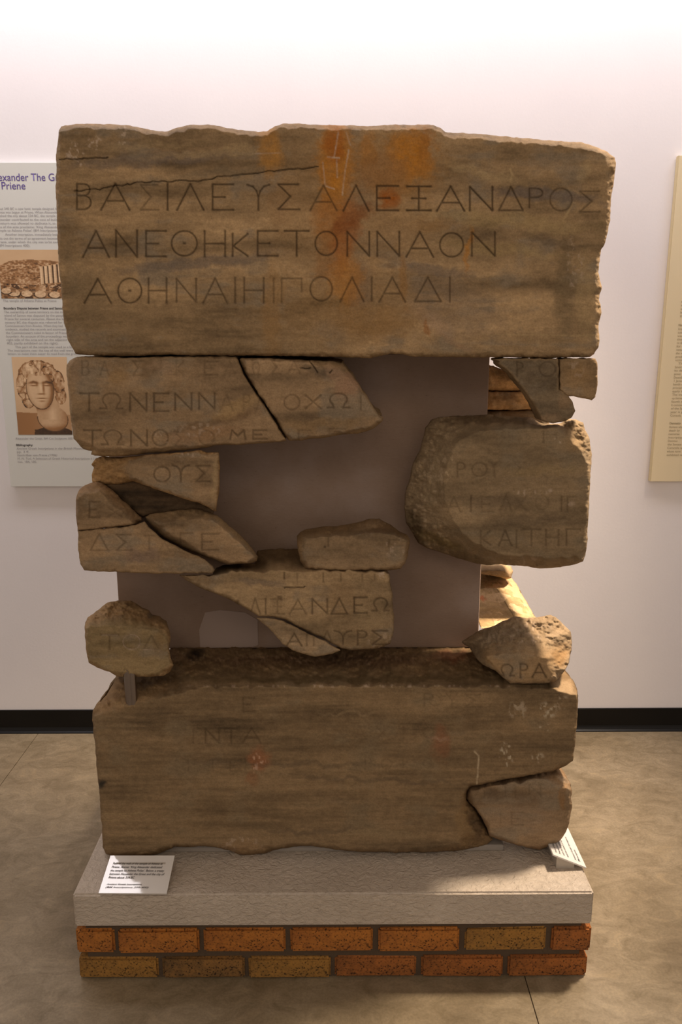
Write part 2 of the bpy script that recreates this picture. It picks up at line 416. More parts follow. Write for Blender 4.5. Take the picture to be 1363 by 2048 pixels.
    on_ = np.stack([nnx[bv], -nny[bv]], 1)      # outward normal in x, z
    for k2 in range(1, K + 1):
        tt = k2 / K; yk = yb + (max(back, yb.max() + .004) - yb) * tt
        nz_ = side_rough * fbm(V[bv,0]*26+sd, yk*26, V[bv,2]*26, 4) * 1.6 * min(1, k2/2) - side_rough * .35 * min(1, k2/2)
        if drop:                # broken fragments: the hidden back tapers to a blunt core
            dy = (yk - yb) / yb; nz_ = np.minimum(nz_, 0); sh = .42 * tt
            fx = V[bv,0] * (1 + dy); fz = CAM[2] + (V[bv,2] - CAM[2]) * (1 + dy)
            cx_, cz_ = fx.mean(), fz.mean()
            px_ = fx + (cx_ - fx) * sh + on_[:,0]*nz_; pz_ = fz + (cz_ - fz) * sh + on_[:,1]*nz_
        else: px_ = V[bv,0] + on_[:,0]*nz_; pz_ = V[bv,2] + on_[:,1]*nz_
        rings.append(np.stack([px_, yk, pz_], 1))
        rcols.append(rt[None] * (1 + .5*fbm(V[bv,0]*30+sd, yk*30, V[bv,2]*30, 4))[:, None])
    cen = rings[-1].mean(0)[None]
    allv = np.concatenate([V] + rings + [cen]); allc = np.concatenate([col] + rcols + [rt[None]])
    nV = len(V); sq = []
    for k2 in range(K):
        p0 = Bd if k2 == 0 else nV + (k2-1)*nb + loc[Bd]
        p1 = nV + k2*nb + loc[Bd]
        sq.append(np.stack([p0[:,1], p0[:,0], p1[:,0], p1[:,1]], 1))
    ft = np.stack([nV + (K-1)*nb + loc[Bd[:,1]], nV + (K-1)*nb + loc[Bd[:,0]], np.full(len(Bd), len(allv)-1)], 1)
    me = np_mesh(name, allv, np.concatenate([quads] + sq), np.concatenate([tris, ft]), np.clip(allc, .01, .95))
    o = new_obj(name, me, M_STONE)
    if name == 'inscribed_fragment': group = 'inscribed fragments of the middle courses'
    if name == 'wall_stone': group = 'rough stones of the side wall'
    tag(o, label, cat, group)
    return o

ORANGE, DEEPOR, PALE, GREY, DARKW, TAN = (.60,.26,.035), (.44,.14,.02), (.64,.52,.44), (.20,.165,.15), (.145,.11,.08), (.54,.41,.24)

# ---- the big top block
T1 = [('B',154,182,368,419),('A',202,259,367,420),('S',279,317,370,420,.6),('I',335,0,368,420),('L',354,407,368,420),('E',425,466,369,420),('U',495,538,370,420),
      ('S',554,598,369,419),('A',620,673,371,421,.8),('L',686,737,371,422),('E',753,796,372,421,1.1),('X',813,861,373,421,1.2),('A',873,928,373,422,1.1),
      ('N',939,984,374,421,1.1),('D',997,1045,374,421,.9),('P',1058,1086,377,415,.8),('O',1099,1143,377,422,.7),('S',1157,1199,383,424,.7)]
T2 = [('A',166,218,462,514),('N',232,274,461,514),('E',292,332,462,513),('Q',343,394,462,512),('H',409,450,462,513),('K',465,495,468,512),('E',515,555,462,512),
      ('T',569,617,462,512,1.1),('O',630,674,463,511),('N',694,738,464,512),('N',754,798,464,512),('A',812,866,464,514),('O',879,926,466,514),('N',943,989,465,512)]
T3 = [('A',169,222,558,606),('Q',236,283,557,606),('H',297,333,557,606,.9),('N',353,392,558,604,.8),('A',406,454,557,606,.8),('I',470,0,556,606,.8),('H',488,527,556,606,.8),('I',547,0,557,606,.6),
      ('C',563,603,557,605,.6),('O',620,664,554,602,.8),('L',680,727,555,603,.8),('I',743,0,555,601,.8),('A',758,810,555,604,.8),('D',829,881,555,603,.8),('I',899,0,555,604,.8)]
stone('inscribed_block', 'largest stone block at the very top, with three lines of Greek letters and orange streaks',
  [(122,252),(140,250),(165,247),(215,248),(260,251),(285,256),(310,262),(335,262),(350,257),(380,249),(425,250),(455,256),(480,260),(515,264),(535,262),(550,252),(565,247),(600,247),(625,249),(680,251),(700,250),(720,252),(760,251),(790,248),(815,250),(840,249),(865,250),(880,255),(890,264),(930,267),(970,269),(1010,273),(1060,277),(1110,282),(1160,284),(1180,290),(1200,297),(1212,304),(1229,315),(1231,325),(1227,365),(1221,400),(1219,440),(1213,475),(1207,493),(1201,500),(1199,520),(1196,545),(1200,560),(1203,575),(1198,592),(1197,600),(1201,615),(1202,625),(1196,655),(1198,680),(1195,695),(1188,708),(1178,714),(1100,716),(1000,715),(900,714),(830,714),(805,709),(780,707),(762,711),(740,716),(640,713),(500,711),(380,711),(340,709),(300,711),(250,712),(190,711),(160,710),(150,708),(146,697),(136,680),(132,660),(127,640),(124,600),(118,540),(115,480),(113,420),(111,380),(112,360),(113,330),(111,310),(115,280),(118,260)],
  rim=True, back=2.40, letters=T1+T2+T3, base=(.40,.285,.17), streak=.17, lines=.06, rnd=.009, relief=.0016, letter_shade=.62, sides=.02,
  cracks=[[(148,382),(200,378),(240,370),(300,364),(350,362),(400,362),(450,352),(520,346),(590,338),(635,334)], [(118,318),(160,318),(215,314)]],
  blobs=[('e',300,320,190,16,-4,GREY,.6),('e',450,345,160,10,-6,(.24,.19,.13),.5),('e',420,305,150,9,-5,TAN,.45),('e',300,290,120,8,-3,TAN,.3),
         ('e',400,525,180,14,-6,GREY,.65),('e',250,500,90,10,0,(.25,.2,.15),.4),('e',860,540,100,14,8,GREY,.6),('e',720,570,28,60,0,GREY,.7),
         ('e',1090,390,130,14,6,GREY,.75),('e',1100,480,60,14,14,DARKW,.55),('e',1010,440,200,20,5,(.45,.34,.18),.6),('e',960,345,110,12,12,TAN,.5),('e',1090,330,90,9,5,(.42,.32,.22),.5),
         ('e',1000,500,150,14,6,(.44,.33,.17),.5),('e',900,610,130,60,20,GREY,.35),('e',1130,580,26,110,0,(.22,.165,.10),.7),('e',1170,590,22,100,0,(.44,.33,.19),.6),
         ('e',860,640,20,60,-52,(.50,.36,.26),.55),('e',905,685,60,8,30,(.42,.28,.18),.5),
         ('e',700,400,190,170,0,(.43,.265,.12),.40),('e',800,330,100,80,0,(.46,.255,.09),.55),('e',700,610,190,90,0,(.42,.265,.12),.40),('e',540,300,30,55,0,(.50,.265,.075),.9),('e',560,410,28,60,0,(.40,.25,.13),.4),('e',545,620,22,110,0,(.40,.24,.10),.5),
         ('e',672,330,40,100,0,ORANGE,.85),('e',655,440,36,60,0,(.48,.21,.05),.7),('e',735,300,16,44,0,(.50,.23,.05),.6),('e',668,290,22,40,0,DEEPOR,.7),('e',690,470,30,90,10,DEEPOR,.6),('e',700,440,60,18,-30,(.28,.10,.03),.7),
         ('e',820,310,50,62,0,ORANGE,.85),('e',850,290,18,50,10,(.46,.20,.04),.8),('e',778,400,28,22,0,DEEPOR,.95),('e',760,350,60,50,0,(.38,.20,.08),.6),
         ('e',690,560,40,60,0,ORANGE,.55),('e',648,520,26,50,0,(.38,.19,.07),.5),('e',740,640,100,40,0,(.37,.22,.09),.5),('e',935,500,7,50,4,ORANGE,.6),('e',805,560,9,60,-5,(.40,.22,.08),.6),
         ('e',852,655,7,22,0,(.40,.18,.06),.7),('e',870,450,60,18,0,(.40,.24,.10),.5),
         ('e',175,600,40,90,0,(.22,.17,.11),.4),('e',140,560,14,120,0,(.26,.2,.13),.4),('e',250,640,90,50,0,(.25,.18,.11),.35),
         ('s',148,303,26,20,0,PALE,.8),('s',190,286,17,16,0,PALE,.8),('s',244,272,12,26,0,PALE,.7),('s',155,328,14,7,0,PALE,.7),
         ('l',[(676,265),(672,290),(668,312)],2.4,PALE,.5),('l',[(655,314),(678,316)],2.6,PALE,.6),('l',[(673,320),(674,355)],2.4,PALE,.5),('l',[(645,325),(650,372),(668,378)],2.4,PALE,.5),
         ('l',[(697,300),(690,340),(684,390)],2.4,PALE,.5),('l',[(692,265),(700,290)],2.4,PALE,.5),('l',[(510,307),(560,306)],2,PALE,.35),
         ('l',[(1020,338),(1024,350),(1020,362)],3,TAN,.8),('l',[(1145,405),(1135,425),(1125,440)],3,TAN,.6),('l',[(990,669),(1140,671),(1192,670)],1.6,TAN,.5),
         ('s',1150,530,20,70,0,PALE,.35),('e',1168,340,14,24,30,TAN,.4)])

SEC = dict(base=(.345,.245,.155), streak=.10, letter_shade=.40, rnd=.006)
stone('inscribed_fragment', 'long left fragment directly under the top block, with three worn lines of letters',
  [(155,713),(250,716),(350,713),(470,712),(475,719),(487,749),(500,769),(518,797),(531,816),(545,836),(560,861),(573,881),(560,884),(520,887),(480,890),(440,890),(410,896),(370,900),(340,903),(300,906),(250,912),(215,913),(190,912),(182,909),(183,902),(167,898),(158,888),(148,878),(143,850),(140,820),(137,780),(133,750),(133,730),(140,720)],
  flat=[(150,716),(350,715),(474,718),(486,749),(517,797),(544,836),(570,878),(440,888),(330,893),(250,897),(190,893),(160,880),(147,860),(143,800),(136,740)], brk=.03,
  letters=[('B',164,178,722,751,.5),('A',200,218,724,751,.5),('S',265,283,722,751,.6),('I',322,0,724,750,.4),('K',352,366,724,750,.4),('E',409,434,724,750,.6),('A',448,470,724,750,.3),
    ('T',160,197,787,822),('W',201,245,787,818,.8),('N',260,293,787,822),('E',308,337,787,823,1.1),('N',350,383,787,820),('N',398,429,787,818),('A',440,466,790,822,.4),('P',487,500,790,822,.5),('L',512,530,790,822,.5),
    ('T',168,202,861,892),('W',204,247,861,890,.8),('N',262,294,861,892),('O',305,336,860,892,.8),('S',348,372,864,892,.4),('O',398,428,862,890,.5),('M',460,491,861,878),('E',506,533,861,878,.9)],
  blobs=[('e',430,842,110,12,-14,(.22,.14,.08),.7),('e',470,815,60,16,-25,(.46,.32,.17),.7),('e',400,870,90,16,-8,(.38,.23,.13),.6),('e',300,740,20,26,0,(.22,.15,.09),.7),('e',325,733,30,12,0,(.42,.30,.21),.5),('s',322,878,16,18,0,PALE,.7),
         ('e',235,755,25,20,0,(.33,.21,.09),.5),('s',400,860,60,16,0,PALE,.4),('e',155,740,20,40,0,GREY,.3)], **SEC)
stone('inscribed_fragment', 'fragment right of the slanting crack, tapering to a beak at its right end',
  [(482,716),(530,715),(580,719),(620,720),(660,722),(684,726),(697,742),(715,765),(730,790),(745,812),(757,828),(766,835),(765,842),(750,855),(735,862),(715,867),(690,868),(650,875),(600,881),(582,881),(575,878),(563,859),(548,834),(534,814),(521,795),(503,767),(490,747),(478,719)],
  flat=[(488,720),(600,724),(640,735),(680,742),(712,775),(735,805),(758,836),(735,855),(690,862),(600,874),(584,877),(566,859),(551,834),(524,795),(493,747)], brk=.035,
  letters=[('W',503,520,724,750,.5),('S',542,560,722,748,.6),('A',575,600,722,748,.5),('O',568,599,790,820,.7),('x',611,641,791,817,.8),('W',655,698,787,816,1.0),('I',721,0,792,820,.7),('G',597,620,861,880,.6),('E',658,690,858,868,.5)],
  cracks=[[(618,722),(628,734),(635,744)],[(600,738),(620,738)],[(666,740),(661,747)]],
  blobs=[('e',640,740,50,10,10,DARKW,.7),('e',700,770,30,40,50,(.40,.25,.17),.7),('e',680,755,40,20,40,(.44,.29,.2),.6),('e',640,850,90,16,-6,(.38,.26,.14),.5)], **SEC)
stone('inscribed_fragment', 'squarish fragment with three letters and a rough left end, third row down on the left',
  [(205,912),(230,915),(300,909),(370,904),(400,900),(415,905),(437,905),(439,930),(440,960),(437,990),(434,1010),(432,1024),(415,1015),(395,1005),(360,995),(310,978),(265,962),(235,968),(200,968),(185,966),(183,950),(187,935),(182,930),(190,918)],
  flat=[(258,922),(300,914),(380,908),(434,909),(436,960),(431,1020),(400,1004),(350,985),(300,970),(264,956),(256,945)], brk=lambda x, y: .008 + .045*sstep(330, 250, x), break_rough=.012, drop=.15,
  letters=[('O',308,340,934,964,.9),('U',345,378,931,964,1.0),('S',391,420,932,963,.9)], rough_tint=(.40,.25,.12),
  blobs=[('e',430,960,8,50,0,TAN,.4),('s',370,908,50,8,0,PALE,.6)], **{k: v for k, v in SEC.items()})
stone('broken_underside', 'dark broken underside of the three-letter fragment, built as a separate piece, no letters',
  [(205,966),(262,958),(320,974),(380,992),(428,1020),(425,1034),(380,1020),(300,1030),(285,1034),(262,1018),(240,998),(220,982)], D=D_FACE+.055,
  base=(.15,.10,.06), wash=(.10,.075,.05), rough_tint=(.17,.11,.06), relief=.008, streak=.5, rnd=.01, drop=.2)  # underside of the fragment above, added as its own dark piece
stone('inscribed_fragment', 'small left-edge fragment with a ridged slanting right side and two letters',
  [(153,990),(158,980),(170,970),(185,965),(205,965),(225,980),(245,1000),(265,1018),(283,1035),(284,1041),(272,1050),(240,1055),(200,1058),(155,1063),(153,1040),(151,1010)],
  flat=[(156,1000),(172,988),(196,984),(215,1002),(240,1022),(266,1045),(240,1052),(200,1055),(157,1060),(155,1030)], brk=.05, break_rough=.008,
  letters=[('E',179,199,1004,1035,.8),('x',217,243,1016,1034,.6)], drop=.3, rough_tint=(.30,.195,.11), **SEC)
stone('inscribed_fragment', 'left-edge wedge fragment with a flat bottom and four worn letters',
  [(155,1062),(200,1057.5),(240,1054.5),(272,1049.5),(288,1042),(311,1067),(326,1079),(356,1094),(389,1110),(408,1118),(425,1130),(430,1140),(425,1146),(380,1147),(300,1147),(230,1144),(180,1142),(168,1141),(160,1128),(157,1100)],
  letters=[('D',181,216,1068,1101,.7),('S',232,263,1070,1101,.8),('T',288,308,1072,1101,.5),('L',318,340,1084,1104,.4)], blobs=[('e',285,1110,40,16,0,(.24,.18,.16),.6),('e',250,1135,100,8,0,(.25,.18,.11),.5)], drop=.2, **SEC)
stone('inscribed_fragment', 'lozenge-shaped fragment on the left pointing down to the right, with two letters',
  [(290,1034),(300,1028),(340,1022),(385,1017),(400,1018),(435,1032),(455,1048),(480,1070),(505,1098),(515,1112),(513,1122),(500,1127),(470,1128),(455,1129),(430,1120),(412,1114),(393,1107),(360,1091),(330,1076),(314,1064),(294,1041)],
  flat=[(308,1044),(360,1044),(400,1040),(430,1046),(455,1064),(480,1086),(500,1106),(508,1116),(495,1123),(457,1125),(400,1100),(345,1068)], brk=.06,
  letters=[('G',361,385,1067,1086,.6),('E',404,437,1068,1100,.8)], blobs=[('e',375,1030,80,8,-4,(.20,.14,.085),.7)], drop=.3, **SEC)
stone('inscribed_fragment', 'loaf-shaped fragment standing alone in the middle of the backing panel',
  [(593,1072),(600,1064),(612,1058),(640,1054),(680,1051),(712,1045),(740,1038),(758,1037),(780,1050),(800,1064),(815,1070),(820,1080),(816,1105),(810,1128),(800,1138),(770,1141),(700,1143),(640,1141),(610,1137),(600,1120),(595,1100)],
  flat=[(612,1080),(640,1074),(690,1074),(730,1066),(760,1064),(795,1070),(812,1082),(808,1105),(802,1130),(770,1137),(700,1139),(620,1135),(608,1112)], brk=lambda x, y: .03 + .09*sstep(1100, 1060, y),
  letters=[('I',656,0,1077,1092,.7),('G',777,799,1080,1094,.6)], drop=.45, rnd=.012, break_rough=.012, rough_tint=(.27,.18,.10), base=(.33,.24,.155), streak=.06,
  blobs=[('e',653,1099,3.2,2.6,0,(.04,.03,.02),.9),('e',740,1052,40,7,-10,(.36,.26,.17),.6),('e',750,1062,50,6,0,(.16,.10,.06),.7),('s',790,1095,26,24,0,PALE,.4)])
stone('inscribed_fragment', 'broad lower-middle fragment with long lines of letters and a dark top ledge',
  [(356,1150),(425,1149),(432,1135),(445,1130),(510,1126),(514,1100),(560,1097),(610,1099),(640,1110),(700,1118),(765,1124),(778,1148),(780,1165),(784,1190),(785,1215),(788,1235),(786,1270),(780,1287),(765,1295),(740,1299),(700,1300),(684,1298),(669,1290),(648,1277),(627,1268),(595,1253),(569,1239),(540,1233),(516,1233),(490,1216),(470,1205),(440,1190),(410,1180),(380,1165)],
  flat=[(362,1152),(430,1149),(500,1144),(600,1143),(700,1143),(768,1144),(777,1152),(779,1168),(783,1190),(784,1215),(786,1235),(784,1268),(777,1284),(760,1292),(700,1297),(684,1294),(669,1287),(648,1274),(627,1265),(595,1250),(569,1236),(540,1230),(516,1231),(490,1210),(465,1196),(430,1182),(390,1164)],
  brk=lambda x, y: .02 + .18*sstep(1162, 1142, y), break_rough=.004, drop=.5, rough_tint=(.20,.135,.075),
  letters=[('I',568,0,1146,1157,.9),('I',594,0,1146,1162,.5),('I',646,0,1147,1164,.7),('I',681,0,1147,1162,.6),('I',724,0,1149,1162,.5),('I',749,0,1150,1162,.5),
    ('L',500,520,1198,1228,.7),('I',531,0,1198,1228,.8),('X',541,568,1199,1228,.5),('A',579,612,1200,1228,.7),('N',624,654,1198,1227,.9),('D',662,694,1197,1228,.9),('E',708,733,1195,1226,1.1),('W',744,777,1196,1222,.9),
    ('I',626,0,1262,1290,.0),('U',669,702,1262,1289,.9),('P',715,734,1262,1290,.9),('S',743,775,1262,1289,1.0),('L',645,662,1262,1282,.6)],
  cracks=[[(568,1174),(590,1177),(610,1174)]], base=(.36,.265,.165), streak=.08, rnd=.004, letter_shade=.5,
  blobs=[('e',680,1200,40,40,0,(.31,.21,.12),.5),('e',555,1198,12,7,0,(.14,.09,.05),.7),('e',520,1165,60,10,0,GREY,.5),('e',400,1160,60,10,10,(.22,.15,.09),.6),('s',770,1150,20,10,0,PALE,.7),('s',760,1280,30,20,0,PALE,.3),('e',740,1235,40,20,0,(.42,.32,.2),.5)])
stone('inscribed_fragment', 'leaf-shaped sliver below the crack, lowest fragment on the panel, hanging over the ledge',
  [(512,1235.5),(540,1235.5),(569,1242),(595,1256),(627,1271.5),(648,1281),(668,1293.5),(683,1301),(660,1308),(630,1313),(605,1308),(585,1300),(565,1288),(550,1270),(535,1255)],
  letters=[('A',573,603,1267,1292,.9),('I',613,0,1268,1291,.6),('I',627,0,1274,1291,.6)], base=(.36,.27,.18), streak=.05, rnd=.005, letter_shade=.55, drop=.3)
stone('inscribed_boulder', 'large rounded boulder-like block on the right, squared at its right side',
  [(850,855),(862,840),(880,834),(900,832),(975,829),(1060,835),(1085,848),(1115,848),(1135,838),(1150,838),(1165,845),(1170,860),(1178,875),(1182,910),(1180,960),(1178,1000),(1176,1040),(1174,1080),(1171,1110),(1165,1122),(1150,1128),(1120,1135),(1080,1137),(1050,1133),(1020,1130),(1000,1129),(975,1130),(960,1129),(920,1118),(880,1105),(850,1095),(835,1085),(825,1065),(812,1045),(808,1020),(810,985),(820,950),(825,925),(840,900),(845,880)],
  flat=[(905,900),(925,878),(960,862),(1060,858),(1110,860),(1140,880),(1164,905),(1176,930),(1174,1040),(1170,1095),(1158,1112),(1100,1118),(1060,1112),(1020,1114),(980,1102),(940,1078),(908,1042),(890,1000),(890,940)], brk=lambda x, y: .15 - .10*sstep(1090, 1160, x),
  letters=[('I',1086,0,863,885,.7),('H',1092,1112,863,876,.4),('P',914,930,926,954,.8),('Q',943,973,926,953,.6),('U',977,998,924,954,.6),('S',1025,1050,925,950,.35),
    ('A',894,920,994,1024,.5),('I',941,0,992,1023,.8),('E',963,986,994,1024,.5),('L',1000,1022,990,1022,.5),('x',1028,1052,994,1022,.35),('O',1070,1096,992,1020,.4),('I',1122,0,994,1023,.7),('G',1134,1150,994,1023,.6),
    ('K',961,980,1062,1090,.7),('A',997,1022,1061,1091,.9),('I',1032,0,1062,1096,.7),('T',1045,1079,1059,1091,.8),('H',1091,1116,1060,1091,.8),('G',1132,1159,1059,1091,.8)],
  base=(.30,.225,.145), wash=(.25,.205,.15), streak=.14, rnd=.012, break_rough=.016, rough_tint=(.33,.25,.165), letter_shade=.36, drop=.25, relief=.0025,
  blobs=[('e',980,840,130,9,0,(.15,.10,.06),.8),('e',865,960,14,80,10,(.45,.36,.24),.35),('e',830,1050,14,45,-15,(.12,.085,.045),.8),('e',880,1085,60,12,22,(.24,.175,.08),.7),  # first blob paints the shade of the stones above onto the boulder top
         ('s',850,980,40,80,0,(.55,.44,.32),.6),('s',880,930,30,50,0,(.55,.44,.32),.6),('e',1163,875,6,5,0,(.05,.03,.02),.9),('e',1150,880,24,30,0,(.36,.25,.14),.6),('s',1120,880,14,10,0,PALE,.6),
         ('e',1000,1000,130,12,0,DARKW,.35),('e',1080,1040,120,10,0,DARKW,.3),('e',1090,940,90,12,-3,(.36,.27,.15),.5),('s',1060,985,40,8,0,PALE,.5),('s',1030,1120,60,12,0,PALE,.35),('e',1100,977,5,4,0,PALE,.6),('e',1145,1006,6,5,0,PALE,.5),('e',940,1120,60,10,15,(.16,.11,.06),.5)])
stone('inscribed_fragment', 'thin hooked slab hanging at the upper right, pointed at its top left corner',
  [(988,719),(1010,717),(1115,718),(1117,725),(1117,778),(1130,785),(1140,797),(1147,812),(1150,822),(1143,835),(1130,842),(1105,847),(1083,842),(1078,830),(1071,817),(1058,795),(1042,774),(1030,760),(1023,750),(1008,736),(996,728),(998,723)],
  back=D_FACE+.07, letters=[('P',1033,1045,725,752,.7),('O',1078,1110,724,753,.6)], base=(.31,.24,.165), streak=.05, rnd=.004, side_rough=.002, letter_shade=.45,
  blobs=[('e',1095,838,28,10,-20,(.40,.28,.18),.5),('e',1130,800,14,20,0,(.38,.26,.16),.5)])
stone('inscribed_fragment', 'small square brownish fragment at the far right directly under the top block',
  [(1119,718),(1190,717),(1194,725),(1194,770),(1190,795),(1182,801),(1168,797),(1150,793),(1138,793),(1128,785),(1119,779)],
  back=D_FACE+.07, letters=[('I',1140,0,724,750,.2)], base=(.35,.245,.145), streak=.05, rnd=.004, side_rough=.002, blobs=[('e',1155,750,30,25,0,(.40,.26,.13),.5),('s',1150,740,20,20,0,PALE,.3)])
stone('inscribed_fragment', 'roundish fragment at the lower left held up on a steel pin, with three letters',
  [(170,1245),(175,1235),(195,1220),(215,1205),(235,1200),(262,1201),(275,1208),(285,1216),(298,1220),(305,1230),(320,1233),(332,1242),(338,1258),(341,1275),(338,1300),(346,1330),(340,1345),(325,1352),(300,1354),(250,1353),(235,1353),(220,1345),(195,1335),(177,1325),(172,1295),(170,1270)],
  flat=[(173,1256),(200,1252),(240,1251),(262,1254),(280,1260),(300,1257),(318,1262),(332,1278),(333,1300),(337,1328),(320,1346),(250,1348),(205,1334),(180,1320),(175,1290)], brk=lambda x, y: .02 + .12*sstep(1285, 1225, y),
  back=2.10, letters=[('T',202,236,1270,1298,.8),('O',247,280,1270,1299,.5),('D',287,318,1271,1299,.6),('A',240,262,1338,1349,.4)], base=(.31,.235,.135), streak=.06, rnd=.008, rough_tint=(.38,.255,.14), break_rough=.02, drop=.5, letter_shade=.4,
  blobs=[('l',[(204,1270),(235,1270)],1.8,PALE,.5),('l',arc(263,1284,17,15,0,360,16),1.8,PALE,.5),('l',[(287,1299),(318,1299)],1.8,PALE,.5),('e',303,1228,9,8,0,(.2,.17,.14),.7),('e',256,1215,5,8,0,(.14,.08,.04),.7),('e',320,1280,12,30,0,(.24,.16,.08),.5)])
stone('inscribed_fragment', 'craggy fragment resting on the right end of the bottom block, with three letters',
  [(922,1284),(935,1275),(960,1260),(985,1252),(1010,1240),(1030,1232),(1050,1236),(1070,1235),(1100,1229),(1112,1235),(1125,1248),(1140,1262),(1143,1275),(1142,1300),(1138,1325),(1130,1340),(1120,1352),(1110,1363),(1090,1367),(1050,1368),(1020,1367),(1005,1355),(990,1342),(965,1330),(950,1315),(940,1298)],
  flat=[(972,1315),(1000,1310),(1040,1309),(1080,1311),(1093,1318),(1096,1335),(1102,1350),(1088,1362),(1050,1364),(1022,1363),(1008,1352),(992,1338)], brk=lambda x, y: .16*sstep(1345, 1290, y)+.015,
  letters=[('W',999,1027,1329,1352,.9),('P',1040,1055,1328,1355,.9),('A',1064,1091,1328,1354,1.1)], base=(.37,.26,.155), streak=.05, rnd=.008, rough_tint=(.34,.255,.17), break_rough=.014, drop=.6, letter_shade=.5,
  blobs=[('e',1118,1310,18,30,10,(.34,.20,.08),.7),('e',1000,1270,60,20,-15,(.30,.25,.20),.5),('e',1060,1292,90,6,0,(.45,.34,.22),.5),('s',1030,1265,90,30,0,PALE,.4)])
stone('inscribed_fragment', 'rounded fragment fitted into the lower right corner of the bottom block',
  [(938,1577),(960,1575),(1010,1565),(1060,1556),(1105,1547),(1120,1546),(1132,1556),(1140,1568),(1143,1580),(1142,1600),(1143,1615),(1138,1645),(1130,1665),(1120,1680),(1105,1690),(1080,1700),(1060,1697),(1030,1690),(1000,1680),(978,1672),(975,1660),(965,1640),(952,1618),(938,1605),(932,1598),(935,1585)],
  flat=[(942,1582),(1000,1570),(1060,1562),(1090,1562),(1105,1572),(1138,1576),(1138,1612),(1134,1645),(1120,1672),(1080,1694),(1030,1685),(985,1670),(960,1624),(940,1602)], brk=.04, back=1.995,
  letters=[('I',968,0,1583,1594,.4),('H',1010,1030,1574,1592,.35),('N',1058,1080,1570,1590,.4),('E',1022,1045,1625,1650,.4),('I',1000,0,1628,1650,.3)],
  base=(.30,.215,.14), streak=.06, rnd=.008, rough_tint=(.30,.2,.12), side_rough=.002,
  blobs=[('e',985,1585,20,14,0,DARKW,.4),('e',1128,1600,9,30,0,(.34,.19,.08),.6),('e',1125,1560,18,9,20,(.46,.36,.27),.7),('e',1040,1630,80,40,0,(.33,.245,.18),.4)])

